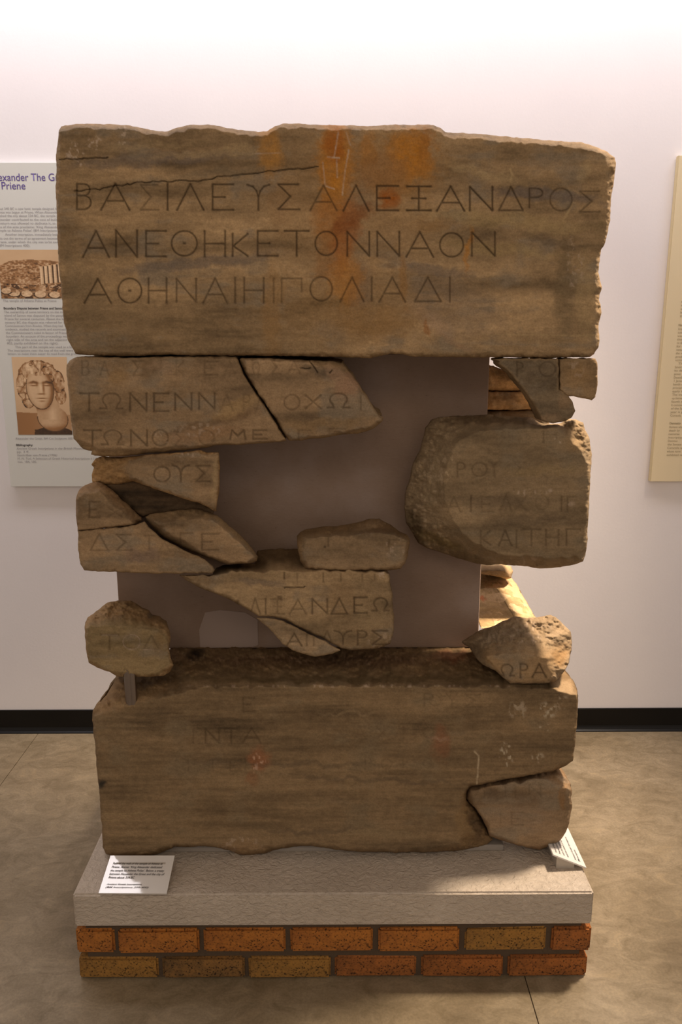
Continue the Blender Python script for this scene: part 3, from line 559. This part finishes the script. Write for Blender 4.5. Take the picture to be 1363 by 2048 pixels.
# ---- bottom block
def bot_brk(x, y):          # level top in the middle, both top corners broken away; shallow loss at the lower right
    mid = np.where(y < 1430, .235, .03); side = .02 + .215*sstep(1430, 1335, y)
    k = sstep(290, 350, x) * sstep(1125, 1085, x)
    return mid*k + side*(1-k)
stone('inscribed_block', 'big bottom stone block with horizontal grey streaks and a broken lower right corner',
  [(186,1420),(192,1408),(210,1395),(222,1375),(232,1352),(290,1345),(330,1330),(338,1300),(345,1297),(500,1297),(700,1297),(940,1297),(1075,1300),(1098,1304),(1125,1340),(1145,1360),(1154,1378),(1155,1390),(1154,1430),(1151,1470),(1147,1500),(1145,1522),(1130,1532),(1105,1543),(1060,1551),(1010,1560),(960,1571),(940,1574),(934,1582),(931,1600),(950,1620),(963,1645),(974,1665),(985,1678),(972,1690),(950,1695),(920,1702),(880,1703),(850,1705),(760,1705),(700,1703),(660,1698),(620,1692),(590,1693),(560,1697),(530,1706),(505,1711),(480,1710),(455,1700),(420,1693),(380,1694),(350,1694),(335,1700),(315,1708),(280,1713),(230,1712),(212,1708),(205,1695),(204,1660),(201,1620),(199,1590),(196,1560),(192,1530),(190,1490),(187,1460),(184,1440)],
  flat=[(190,1432),(240,1418),(300,1402),(360,1386),(420,1375),(700,1373),(1000,1375),(1080,1376),(1110,1380),(1150,1392),(1152,1430),(1149,1470),(1145,1500),(1142,1520),(1100,1540),(1010,1556),(936,1570),(922,1590),(915,1620),(925,1650),(918,1685),(850,1698),(700,1697),(650,1690),(600,1686),(550,1690),(505,1698),(455,1692),(340,1688),(300,1700),(240,1706),(212,1700),(206,1660),(202,1600),(196,1540),(192,1480)],
  brk=bot_brk, back=2.15, letters=[('E',486,508,1396,1424,.6),('I',386,0,1460,1486,.5),('N',411,438,1458,1486,.7),('T',450,474,1458,1486,.7),('A',485,521,1457,1486,.7),
    ('T',362,390,1520,1542,.35),('T',412,438,1520,1542,.4),('E',460,482,1520,1542,.5),('H',490,512,1518,1542,.35),('P',848,866,1388,1412,.5),('O',858,880,1390,1412,.3),('Y',892,914,1388,1412,.4),('S',929,961,1390,1414,.5),('x',978,1000,1390,1412,.25),
    ('A',708,730,1454,1478,.3),('x',752,776,1454,1478,.3),('I',806,0,1454,1478,.3),('O',846,866,1454,1476,.35),('P',730,742,1516,1540,.4),('O',762,782,1518,1538,.35),('I',805,0,1516,1540,.3),('O',846,862,1516,1536,.3),('T',700,720,1572,1596,.25),('E',752,772,1574,1598,.25)],
  base=(.285,.205,.125), wash=(.25,.195,.13), streak=.22, big=.50, lines=.24, rnd=.008, rough_tint=(.23,.155,.085), break_rough=.013, drop=0.0, letter_shade=.42, relief=.0012, sides=.02,
  blobs=[('e',220,1395,45,30,-30,(.40,.27,.155),.85),('e',300,1385,60,14,-18,(.34,.23,.13),.7),('e',1128,1372,34,14,30,(.46,.34,.22),.8),('e',360,1313,40,14,0,(.36,.25,.17),.6),
         ('e',389,1313,19,19,0,(.012,.008,.006),1.0),('e',900,1312,40,14,0,(.30,.10,.05),.5),('e',700,1358,420,9,0,(.15,.105,.055),.85),('e',650,1320,320,14,0,(.15,.085,.05),.6),('s',650,1322,330,22,0,(.40,.28,.19),.35),  # near-black spot paints the darkness of a cramp hole, no recess cut
         ('s',700,1372,380,4,0,PALE,.5),
         ('e',515,1520,24,26,0,(.38,.16,.08),.75),('s',515,1528,18,24,0,(.66,.44,.34),.9),('e',505,1560,14,14,0,(.32,.14,.07),.5),('e',882,1485,20,40,0,(.30,.13,.07),.6),('e',876,1476,22,4,0,(.45,.30,.22),.6),
         ('s',1012,1510,16,30,0,(.62,.55,.45),.9),('s',1075,1515,14,12,0,(.62,.55,.45),.8),('s',1090,1455,14,8,0,(.62,.55,.45),.9),('s',1095,1420,22,18,0,(.62,.55,.45),.8),('s',1035,1420,20,22,0,(.55,.47,.38),.7),('s',1125,1405,14,20,0,(.55,.47,.38),.5),
         ('l',[(948,1503),(957,1512),(955,1540),(953,1568)],2.4,(.55,.46,.34),.8),('e',208,1572,9,12,0,(.03,.03,.03),.8),('l',[(204,1627),(240,1628),(282,1626)],1.6,(.45,.35,.2),.5),('l',[(204,1641),(235,1640),(255,1630)],1.4,(.45,.35,.2),.4),
         ('e',480,1695,50,16,0,(.36,.24,.14),.6),('s',480,1690,50,18,0,PALE,.4),('e',930,1640,20,55,0,(.30,.2,.1),.6),('e',950,1650,10,40,-20,(.12,.08,.05),.6),
         ('e',760,1668,90,9,0,(.34,.26,.16),.6),('e',700,1425,60,5,0,(.36,.27,.17),.6),('e',980,1465,50,4,0,(.36,.27,.17),.5),('e',620,1660,120,6,0,DARKW,.5),('e',620,1530,200,5,0,DARKW,.4),('e',760,1560,200,5,3,DARKW,.5),('e',430,1520,60,7,0,DARKW,.4)])

# ---- stones of the side wall behind the panel, right
stone('wall_stone', 'rounded rusty stone behind the panel at the upper right, topmost of three',
  [(972,728),(1000,738),(1030,750),(1060,765),(1085,781),(1085,782),(940,781),(940,730)], D=2.20, back=2.55, base=(.50,.32,.16), rough_tint=(.5,.32,.16), relief=.012, rnd=.02, streak=.4,
  blobs=[('e',1010,752,40,12,10,(.22,.13,.06),.7)])
stone('wall_stone', 'rough brown stone behind the panel at the upper right, middle of three',
  [(940,783),(1000,783),(1040,783),(1085,784),(1095,800),(1095,819),(940,820)], D=2.20, back=2.55, base=(.50,.33,.18), rough_tint=(.5,.33,.18), relief=.008, rnd=.012, streak=.4,
  blobs=[('e',1010,795,40,7,0,(.24,.14,.07),.7)])
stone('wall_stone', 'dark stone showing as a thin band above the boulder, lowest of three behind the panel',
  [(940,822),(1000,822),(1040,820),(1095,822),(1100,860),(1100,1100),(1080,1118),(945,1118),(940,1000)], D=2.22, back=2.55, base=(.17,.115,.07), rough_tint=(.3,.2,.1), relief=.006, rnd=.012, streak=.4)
ZS = .83
stone('wall_block', 'pale flat-topped block behind the panel, between boulder and craggy fragment',
  [(914,1158),(1022,1155),(1030,1165),(1042,1185),(1055,1208),(1066,1228),(1075,1243),(1082,1257),(962,1257)], D=lambda x, y: on(x, y, ZS)[..., 1], back=2.70,
  base=(.62,.45,.28), wash=(.66,.50,.34), rough_tint=(.5,.36,.2), relief=.004, rnd=.004, drop=0, cell=2.2,
  blobs=[('e',965,1204,8,5,0,(.6,.16,.05),.7),('s',980,1200,30,60,0,(.40,.28,.13),.6)])
stone('wall_stone', 'small pale stone lying on the flat-topped block under the boulder',
  [(930,1120),(975,1128),(1005,1128),(1022,1132),(1025,1142),(1022,1156),(1012,1158),(985,1152),(962,1148),(930,1146)], D=2.50, back=2.66, flat=[(935,1142),(965,1140),(990,1143),(1020,1146),(1018,1155),(1000,1154),(935,1146)], brk=.1,
  base=(.30,.21,.12), rough_tint=(.50,.37,.23), relief=.003, rnd=.006, cell=1.5, drop=.4)

# ---------------------------------------------------------------- backing panel
pa = at(235, 1180, D_PANEL); pb = at(962, 1130, D_PANEL); zt = float(at(600, 712, D_FACE)[2]) - .002; zb = float(at(600, 1297, D_PANEL)[2])
bp = new_obj('backing_panel', box_mesh('backing_panel', float(pa[0]), float(pb[0]), D_PANEL, D_PANEL + .09, zb + .001, zt, .002, 1), M_PLASTER, None, False)
tag(bp, 'smooth brown plaster panel behind the fragments', 'panel')
pts = densify([(410,1225),(440,1220),(490,1225),(515,1240),(516,1290),(505,1294),(400,1296),(398,1260)], 6)
q0 = at(pts[:,0], pts[:,1], D_PANEL - .0015)
me = bpy.data.meshes.new('plaster_patch')
nP = len(q0); vv = [tuple(p) for p in q0] + [(p[0], D_PANEL + .001, p[2]) for p in q0]
me.from_pydata(vv, [], [tuple(range(nP))] + [(i, (i+1) % nP, nP + (i+1) % nP, nP + i) for i in range(nP)])
o = new_obj('plaster_patch', me, M_PATCH, bp, False); tag(o, 'lighter smooth plaster repair')

# ---------------------------------------------------------------- steel pin
p0 = on(260, 1388, 0.745); pin_z1 = float(at(260, 1350, p0[1])[2]) + .02
bm = bmesh.new()
bmesh.ops.create_cone(bm, cap_ends=True, segments=28, radius1=.0125, radius2=.0125, depth=pin_z1 - .715, matrix=Matrix.Translation((p0[0], p0[1], (pin_z1 + .715)/2)))
bmesh.ops.create_cone(bm, cap_ends=True, segments=28, radius1=.0085, radius2=.0085, depth=pin_z1 - .705, matrix=Matrix.Translation((p0[0] + .010, p0[1] - .004, (pin_z1 + .705)/2)))
me = bpy.data.meshes.new('steel_pin'); bm.to_mesh(me); bm.free()
o = new_obj('steel_pin', me, M_STEEL); tag(o, 'short steel pin holding up the roundish lower-left fragment', 'pin')
m_ = o.modifiers.new('edge', 'EDGE_SPLIT')

# ---------------------------------------------------------------- plinth
zs1 = float(at(670, 1787, D_SLAB)[2]); zs0 = float(at(670, 1852, D_SLAB)[2])
xl = float(at(147, 1820, D_SLAB)[0]); xr = float(at(1185, 1818, D_SLAB)[0]); YB = 2.72
pl = empty('display_plinth', (0, D_SLAB, 0)); tag(pl, 'low display plinth of orange bricks under a rough grey painted slab', 'plinth')
# slab with a hand-trowelled surface
bm = bmesh.new(); bmesh.ops.create_cube(bm, size=1)
for v in bm.verts: v.co = Vector(((xl+xr)/2 + v.co.x*(xr-xl), (D_SLAB+YB)/2 + v.co.y*(YB-D_SLAB), (zs0+zs1)/2 + v.co.z*(zs1-zs0)))
bmesh.ops.bevel(bm, geom=bm.edges[:], offset=.005, segments=3, affect='EDGES')
me = bpy.data.meshes.new('slab'); bm.to_mesh(me); bm.free()
settle(new_obj('slab', me, M_SLAB, None, False), pl)
rz1 = .283
r_ = new_obj('riser', box_mesh('riser', -.57, .46, 1.925, 2.60, zs1, rz1, .004, 1), M_RISER, None, False); settle(r_, pl)
core = new_obj('mortar', box_mesh('mortar', xl+.020, xr-.020, D_BRICK+.008, YB-.02, 0, zs0), M_MORTAR, None, False); settle(core, pl)
z_top0, z_top1 = float(at(670,1905,D_BRICK)[2]), float(at(670,1858,D_BRICK)[2]); z_b0, z_b1 = .001, float(at(670,1915,D_BRICK)[2])
def brick_mesh(L_, H_, W_, seed):
    bm = bmesh.new(); bmesh.ops.create_cube(bm, size=1)
    for v in bm.verts: v.co = Vector((v.co.x*L_, v.co.y*W_, v.co.z*H_))
    bmesh.ops.bevel(bm, geom=bm.edges[:], offset=.0055, segments=2, affect='EDGES')
    r = np.random.RandomState(seed)
    for v in bm.verts: v.co += Vector(r.uniform(-.0011, .0011, 3))
    me = bpy.data.meshes.new('brick'); bm.to_mesh(me); bm.free(); return me
up = [(152,228,0),(236,398,0),(407,571,0),(580,745,0),(756,918,0),(929,1092,1),(1102,1181,2)]
lo = [(157,316,1),(325,489,3),(497,661,1),(669,832,2),(842,1005,2),(1015,1173,2)]
k = 0
for row, z0, z1, yy in ((up, z_top0, z_top1, 1880), (lo, z_b0, z_b1, 1936)):
    for a0, a1, mi in row:
        X0, X1 = float(at(a0, yy, D_BRICK)[0]), float(at(a1, yy, D_BRICK)[0]); k += 1
        o = new_obj('brick', brick_mesh(X1-X0, z1-z0, .10, k), M_BRICK[mi], None, False)
        o.location = ((X0+X1)/2, D_BRICK + .05 + .002*math.sin(k*2.3), (z0+z1)/2); o.rotation_euler = (0, .002*math.sin(k*5.1), .003*math.sin(k*3.7)); settle(o, pl)
    for sx in (-1, 1):          # returns down both sides
        yk = D_BRICK + (.112 if row is up else .112 + .0)
        start = yk + (0 if row is up else .0)
        for n_ in range(4):
            ln = .205 if not (row is lo and n_ == 0) else .10
            X = (float(at(row[0][0], yy, D_BRICK)[0]) + .051) if sx < 0 else (float(at(row[-1][1], yy, D_BRICK)[0]) - .051)
            if start + ln > YB: break
            k += 1; o = new_obj('brick', brick_mesh(ln, z1-z0, .10, k), M_BRICK[k % 3], None, False)
            o.location = (X, start + ln/2, (z0+z1)/2); o.rotation_euler = (0, 0, math.pi/2); settle(o, pl); start += ln + .010

# ---------------------------------------------------------------- lettering
def text(body, size, m, parent, origin, xdir, ydir, width=None, bold=0.0, shear=0.0, name='lettering', spacing=1.0):
    cu = bpy.data.curves.new('t', 'FONT'); cu.body = body; cu.size = size; cu.offset = bold * size; cu.shear = shear; cu.space_line = spacing
    tmp = bpy.data.objects.new('t', cu); scene.collection.objects.link(tmp)
    me = bpy.data.meshes.new_from_object(tmp.evaluated_get(bpy.context.evaluated_depsgraph_get()))
    bpy.data.objects.remove(tmp)
    n_ = len(me.vertices); co = np.zeros(n_*3, np.float32); me.vertices.foreach_get('co', co); co = co.reshape(-1, 3)
    sx = 1.0 if width is None else width / max(1e-6, co[:,0].max())
    X, Y = np.array(xdir, float), np.array(ydir, float)
    co2 = np.array(origin, float)[None] + co[:, :1]*sx*X[None] + co[:, 1:2]*Y[None]
    me.vertices.foreach_set('co', co2.astype(np.float32).ravel()); me.update(); me.name = name
    me.materials.clear()
    o = new_obj(name, me, m, None, False)
    if parent: settle(o, parent)
    return o

# ---------------------------------------------------------------- left information panel
DP = D_WALL - .024
lx0 = float(at(22, 973, DP)[0]); lz0 = float(at(22, 973, DP)[2]); lz1 = float(at(60, 325, DP)[2])
lp = new_obj('information_panel', box_mesh('information_panel', lx0, lx0 + .63, DP, D_WALL - .003, lz0, lz1, .001, 1), M_BOARD, None, False)
tag(lp, 'pale grey information panel with purple title and two sepia photographs, left on the wall', 'sign')
TX = -1.232; DT = DP - .0008
def zline(py, px=60): return float(at(px, py, DT)[2])
def line(body, py, m=M_GREYINK, size=.0118, indent=0.0, bold=0.0, shear=0.0, cw=.00535, parent=lp, x=TX, width=None):
    text(body, size, m, parent, (x + indent, DT, zline(py)), (1,0,0), (0,0,1), width or len(body)*cw, bold, shear)
text('Alexander The Great', .036, M_PURPLE, lp, (-1.239, DT, zline(361.5)), (1,0,0), (0,0,1), .288, .002)
text('at Priene', .036, M_PURPLE, lp, (-1.237, DT, zline(378.5)), (1,0,0), (0,0,1), .123, .002)
for s, y_ in [('About 340 BC a new Ionic temple designed by', 419.5), ('Pythios was begun at Priene. When Alexander', 426.6), ('reached the city about 334 BC, the temple was', 433.6),
              ('Alexander contributed to the cost of building', 441.2), ('in return was allowed to dedicate it, as the ins', 448.6), ('face of the anta proclaims: ‘King Alexander ded', 456),
              ('temple to Athena Polias’ (BM Inscriptions 399)', 463)]: line(s, y_)
line('Another inscription, immediately below', 471, indent=.03)
for s, y_ in [('sets out the terms of an agreement between', 478.8), ('Priene, under which the city was to be exempt', 486), ('(BM Inscriptions 400).', 493), ('The temple of Athena Polias at Priene', 603.5)]: line(s, y_)
line('Boundary Dispute between Priene and Samos', 618.6, M_INK, bold=.02)
for i, s in enumerate(['The ownership of some territory on the mainland', 'island of Samos was disputed by the people of', 'Priene for several centuries. About the beginning', 'century BC the dispute was referred for arbitrat',
          'Commissioners from Rhodes. When they had', 'evidence, studied the records and examined', 'the Commissioners ruled in favour of Priene', 'boundary. An account of the proceedings was', 'right side of the anta and on the adjacent wall', '403, partly exhibited on the right).']): line(s, 626 + 6.93*i)
line('This part of the temple was used as a kind of', 696, indent=.03); line('The inscriptions near the top of the wall were cut', 703); line('letters to make them easier to read from the ground', 709.6)
line('Alexander the Great. BM Cat Sculpture 1857', 879); line('Bibliography', 892, M_INK, bold=.02)
line('Ancient Greek Inscriptions in the British Museum III', 899, shear=.25); line('pp. 3 ff.', 905.6); line('Inschriften von Priene (1906)', 912.3, shear=.25)
line('M. N. Tod, A Selection of Greek Historical Inscriptions ii (1948)', 919, shear=.1, cw=.0050); line('nos. 184, 185.', 925.5)

def print_plane(name, x0, x1, z0, z1, D, painter, parent, label, cell=.0014):
    nx_, nz_ = int((x1-x0)/cell)+1, int((z1-z0)/cell)+1
    U, V_ = np.meshgrid(np.linspace(0,1,nx_), np.linspace(0,1,nz_)); col = painter(U, V_)
    P = np.stack([x0 + U*(x1-x0), np.full(U.shape, D), z0 + V_*(z1-z0)], -1).reshape(-1,3)
    I = np.arange(nx_*nz_).reshape(nz_, nx_); q = np.stack([I[:-1,:-1], I[:-1,1:], I[1:,1:], I[1:,:-1]], -1).reshape(-1,4)
    o = new_obj(name, np_mesh(name, P, q, np.zeros((0,3), int), col.reshape(-1,3)), M_TINT, None, False); settle(o, parent)
    tag(o, label); return o
def sepia(v):
    v = np.clip(v, 0, 1)[..., None]; d0, m0, l0 = np.array((.02,.008,.003)), np.array((.36,.17,.06)), np.array((.86,.62,.38))
    return np.where(v < .5, d0 + (m0-d0)*v*2, m0 + (l0-m0)*(v*2-1))
def paint_ruins(U, V):
    x, y = U, V; v = .80 + .05*fbm(x*5, y*5, 3)
    hill = .80 - .75*(x-.30)**2 - .06*sstep(.12, 0, x) + .015*fbm(x*20, 0*x, 2)
    tex = fbm(x*60, y*44, 7, 4); rid = 1 - np.abs(fbm(x*16, y*14, 5, 4))*2.4
    v = np.where(y < hill, .30 + .55*tex + .28*rid*.5 + .12, v)
    m = (np.abs(x-.30) < .16) & (y > .28) & (y < .40 + .05*fbm(x*30, 0*x, 4)); v = np.where(m, .62 + .5*tex, v)
    for k_, cxp in enumerate((.385, .425, .465, .508, .552, .60, .65, .70)):
        top = .66 + .35*(cxp-.385); bt = .30 + .03*k_*.3
        sh = (y < top) & (y > bt); v = np.where((np.abs(x-cxp-.021) < .010) & sh, .10 + .1*tex, v)
        v = np.where((np.abs(x-cxp) < .0145) & sh, .97 - 14*np.abs(x-cxp+.005) + .10*tex, v)
    rub = y < .30 + .03*fbm(x*12, 0*x, 1); blk = fbm(np.floor(x*34)/34*40, np.floor(y*26)/26*30, 5, 2)
    v = np.where(rub, .50 + .55*blk + .35*tex, v); v = np.where(rub & (fbm(x*26, y*30, 15, 2) < -.22), .10, v)
    for cx0, cy0, r0 in ((.12,.12,.055),(.235,.10,.050),(.36,.09,.052),(.49,.08,.050),(.64,.10,.06),(.80,.1,.06),(.05,.16,.045)):
        d = np.hypot(x-cx0, (y-cy0)*.75)
        v = np.where(d < r0, .85 + .35*tex, v); v = np.where((d > r0) & (d < r0+.014) & (y < cy0 + .03), .08, v)
        side = (x > cx0) & (x < cx0 + r0*1.9) & (np.abs(y-cy0-.01) < r0*1.0) & (d > r0*.95); v = np.where(side, .42 + .30*np.sin((y-cy0)*260) + .2*tex, v)
    return sepia(v)
def paint_bust(U, V):
    x, y = U, V*1.42                    # y runs 0..1.42
    v = .88 - .10*sstep(1.0, .4, y) + .03*fbm(x*4, y*4, 1)
    v = np.where(y < .42 - .05*x, .46 + .16*x, v)
    tex = fbm(x*30, y*30, 4, 4); cl = np.abs(fbm(x*8.5, y*8.5, 9, 3)); fine = fbm(x*26, y*15, 19, 3)
    def E(cx, cy, rx, ry, a=0):
        ca, sa = math.cos(a), math.sin(a); return np.hypot(((x-cx)*ca+(y-cy)*sa)/rx, (-(x-cx)*sa+(y-cy)*ca)/ry)
    v = np.where((E(.66, .02, .36, .13) < 1), .06, v)
    v = np.where((np.abs(x-.62) < .30 + .1*y) & (y < .10), .07 + .05*tex, v)
    chest = (E(.66, .30, .29, .24, -.25) < 1); v = np.where(chest, .80 - 2.6*(x-.60)**2 - .35*sstep(.22,.08,y) + .05*tex, v)
    rim = np.abs(E(.66,.30,.29,.24,-.25) - .97) < .03; v = np.where(rim & (y < .34), .18, v)
    neck = (x > .36 + .10*(.62-y)) & (x < .80) & (y > .28) & (y < .70); v = np.where(neck, .70 + .18*np.exp(-((x-.66)/.08)**2) - .55*sstep(.40,.60,y)*sstep(.78,.5,x) + .04*tex, v)
    hair = np.minimum.reduce([E(.45,1.10,.36,.26), E(.17,.90,.13,.24), E(.24,.66,.12,.17), E(.80,.92,.13,.26), E(.84,.72,.10,.16)])
    hv = .62 + .45*fine - .85*np.exp(-(cl/.055)**2)*.6 - .30*sstep(.86, 1.0, hair) + .12*(x < .5)
    v = np.where(hair + .08*fine < 1, hv, v)
    face = E(.47, .85, .245, .37, .06); fm = face < 1
    fv = .86 - .42*sstep(.45, 1.0, face)*sstep(.45, .7, x) - .14*sstep(.7, 1, face) + .03*tex
    for ex in (.36, .60):
        fv = fv - .60*np.exp(-(((x-ex)/.080)**2 + ((y-.975+.02*np.abs(x-ex)/.08)/.020)**2)) - .45*np.exp(-(((x-ex)/.058)**2 + ((y-.905)/.011)**2)) - .25*np.exp(-(((x-ex)/.07)**2 + ((y-.935)/.030)**2)) + .30*np.exp(-(((x-ex)/.035)**2 + ((y-.925)/.012)**2))
    fv = fv - .42*np.exp(-(((x-.535)/.020)**2 + ((y-.85)/.10)**2)) + .14*np.exp(-(((x-.485)/.022)**2 + ((y-.87)/.10)**2)) - .25*np.exp(-(((x-.42)/.02)**2 + ((y-.93)/.05)**2))
    fv = fv - .60*np.exp(-(((x-.485)/.062)**2 + ((y-.752)/.012)**2)) - .62*np.exp(-(((x-.49)/.085)**2 + ((y-.672)/.010)**2)) - .34*np.exp(-(((x-.49)/.055)**2 + ((y-.622)/.014)**2)) + .10*np.exp(-(((x-.49)/.055)**2 + ((y-.648)/.011)**2))
    v = np.where(fm, fv, v)
    fringe = (E(.46, 1.22, .29, .13) + .25*fine < 1); v = np.where(fringe, hv + .10, v)
    v = np.where((np.abs(face-1.02) < .030) & (y < 1.02), v*.35, v)
    return sepia(v)
a1 = at(4, 597, DT); zt_ = zline(499.5)
print_plane('photograph', TX - .004, TX + .40, float(a1[2]), zt_, DT, paint_ruins, lp, 'sepia photograph of temple columns and ruins below a hill')
bz0, bz1 = zline(869.5), zline(714); bx0 = float(at(23, 715, DT)[0]); bx1 = float(at(133, 714, DT)[0])
print_plane('photograph', bx0, bx1, bz0, bz1, DT, paint_bust, lp, 'sepia photograph of a carved marble head with curly hair')

# ---------------------------------------------------------------- right information panel
rx0 = float(at(1301, 963, DP)[0]); rz0 = float(at(1301, 963, DP)[2]); rz1 = float(at(1358, 311, DP)[2])
rp = new_obj('information_panel', box_mesh('information_panel', rx0, rx0 + .63, DP, D_WALL - .003, rz0, rz1, .001, 1), M_CREAM, None, False)
tag(rp, 'cream information panel cut off by the right edge of the picture', 'sign')
e = new_obj('panel_edge', box_mesh('panel_edge', rx0 - .003, rx0, DP + .001, D_WALL - .003, rz0, rz1), M_CREAMEDGE, None, False); settle(e, rp); tag(e, 'darker yellow cut edge')
RX = float(at(1332, 912, DT)[0])
for i, s in enumerate(['and', 'imp', 'as a', 'built', 'the g']): line(s, 605 + 7.3*i, M_OLIVE, parent=rp, x=RX+.002)
line('Names', 652, M_OLIVE, bold=.02, parent=rp, x=RX)
for i, s in enumerate(['Imperial titles', 'some of the', 'words in', 'this text', 'to show', 'for the', 'remains', 'the name', 'proclaimed', 'victory', '   This', 'Severus', 'its date', 'power', 'December', '1 January', 'hands of', 'proclaimed', 'early in', 'The inscription', 'up between', 'fourth time', 'It commemor', 'of the Senate', 'year is given', 'Consuls.']):
    line(s, 660 + 6.95*i, M_OLIVE, parent=rp, x=RX)
line('Damnatio', 849.5, M_OLIVE, bold=.02, parent=rp, x=RX)
for i, s in enumerate(['Romans who', 'death by', 'memoriae', 'inscriptions', 'Dominan', 'the Senate', 'Caracalla was', 'whose name', 'exhibited on']): line(s, 857 + 7.0*i, M_OLIVE, parent=rp, x=RX, shear=.15 if i < 1 else 0)

# ---------------------------------------------------------------- label cards
def card(corners, thick, m, name):      # corners: near-left, near-right, far-right, far-left
    c = [Vector(p) for p in corners]; n_ = (c[1]-c[0]).cross(c[3]-c[0]).normalized()
    vs = [p - n_*thick for p in c] + c
    me = bpy.data.meshes.new(name); me.from_pydata([tuple(v) for v in vs], [], [(3,2,1,0),(4,5,6,7),(0,1,5,4),(1,2,6,5),(2,3,7,6),(3,0,4,7)])
    return new_obj(name, me, m, None, False), n_
NZ, FZ = zs1 + .006, zs1 + .041
cs = [on(197, 1786, NZ), on(333, 1787, NZ), on(349, 1711, FZ), on(221, 1711, FZ)]
kl = empty('label_card', tuple(cs[0])); tag(kl, 'white label card at the front left corner of the plinth with black text', 'label')
c_, nrm = card(cs, .004, M_CARD, 'card'); settle(c_, kl)
w0 = [Vector(cs[0]) + Vector((.02, .02, -.008)), Vector(cs[1]) + Vector((-.02, .02, -.008)), Vector(cs[2]) + Vector((-.02, -.02, -.006)), Vector(cs[3]) + Vector((.02, -.02, -.006))]
vs = [tuple(p) for p in w0] + [(p.x, p.y, zs1) for p in w0]
me = bpy.data.meshes.new('wedge'); me.from_pydata(vs, [], [(0,1,2,3),(4,7,6,5),(0,4,5,1),(1,5,6,2),(2,6,7,3),(3,7,4,0)]); settle(new_obj('wedge', me, M_ACRYL, None, False), kl)
A_, B_, C_, D__ = [np.array(p) for p in cs]
up_ = (D__ - A_) * .5 + (C_ - B_) * .5; hgt = np.linalg.norm(up_); up_ /= hgt; ri_ = (B_ - A_) / np.linalg.norm(B_ - A_); nn = np.array(nrm) * .0006
def card_line(s, px, py, wd, size=.0088):
    f = (1786 - py) / 75.0; z_ = NZ + (FZ - NZ) * f; o_ = on(px, py, z_) + nn
    text(s, size, M_INK, kl, o_, ri_, up_, wd, .01, .2)
px2m = 2.05 / 1600
for s, px, py, wpx in [('Part of the wall of the temple of Athena at', 225, 1729, 102), ('Priene. Above: ‘King Alexander dedicated', 222.5, 1736, 103), ('the temple to Athena Polias’. Below: a treaty', 220, 1743, 109),
                     ('between Alexander the Great and the city of', 218, 1750, 111), ('Priene about 334 BC', 216, 1757, 53), ('Ancient Greek Inscriptions', 213, 1770, 70), ('(BM Inscriptions 399-400)', 210, 1776, 86)]:
    card_line(s, px, py, wpx * px2m, .0088 if py < 1760 else .006)

q1 = on(1172, 1735, zs1 + .008); yR = float(q1[1]); q2 = on(1134, 1648, zs1 + .008)
q4 = at(1106, 1709, yR); xh, zh = float(q4[0]), float(q4[2]); xlw, zl_ = float(q1[0]), float(q1[2])
cs = [(xh, yR, zh), (xlw, yR, zl_), (xlw, float(q2[1]), zl_), (xh, float(q2[1]), zh)]
kr = empty('label_card', cs[1]); tag(kr, 'white label card sloping to the right at the right edge of the plinth', 'label')
c_, nrm = card(cs, .004, M_CARD, 'card'); settle(c_, kr)
vs = [(xh+.012, yR+.008, zh-.012), (xlw-.03, yR+.008, zl_+.005), (xlw-.03, cs[2][1]-.008, zl_+.005), (xh+.012, cs[2][1]-.008, zh-.012)]
vs = vs + [(p[0], p[1], zs1) for p in vs]
me = bpy.data.meshes.new('wedge'); me.from_pydata(vs, [], [(0,1,2,3),(4,7,6,5),(0,4,5,1),(1,5,6,2),(2,6,7,3),(3,7,4,0)]); settle(new_obj('wedge', me, M_ACRYL, None, False), kr)
yd = np.array((xh-xlw, 0, zh-zl_)); wl = np.linalg.norm(yd); yd /= wl; xd = np.array((0, 1, 0.0)); O0 = np.array(cs[1]) + np.array(nrm)*.0006
for i, (s, wd) in enumerate([('Part of the wall of the temple of Athena at', .15), ('Priene, inscribed on the side of the block', .145), ('with the boundary dispute between the city', .148), ('and the island of Samos', .085), ('', 0), ('Ancient Greek Inscriptions', .10), ('BM Inscriptions', .05)]):
    if s: text(s, .0085, M_INK, kr, O0 + xd*.015 + yd*(wl - .016 - .0115*i), xd, yd, wd, .005)
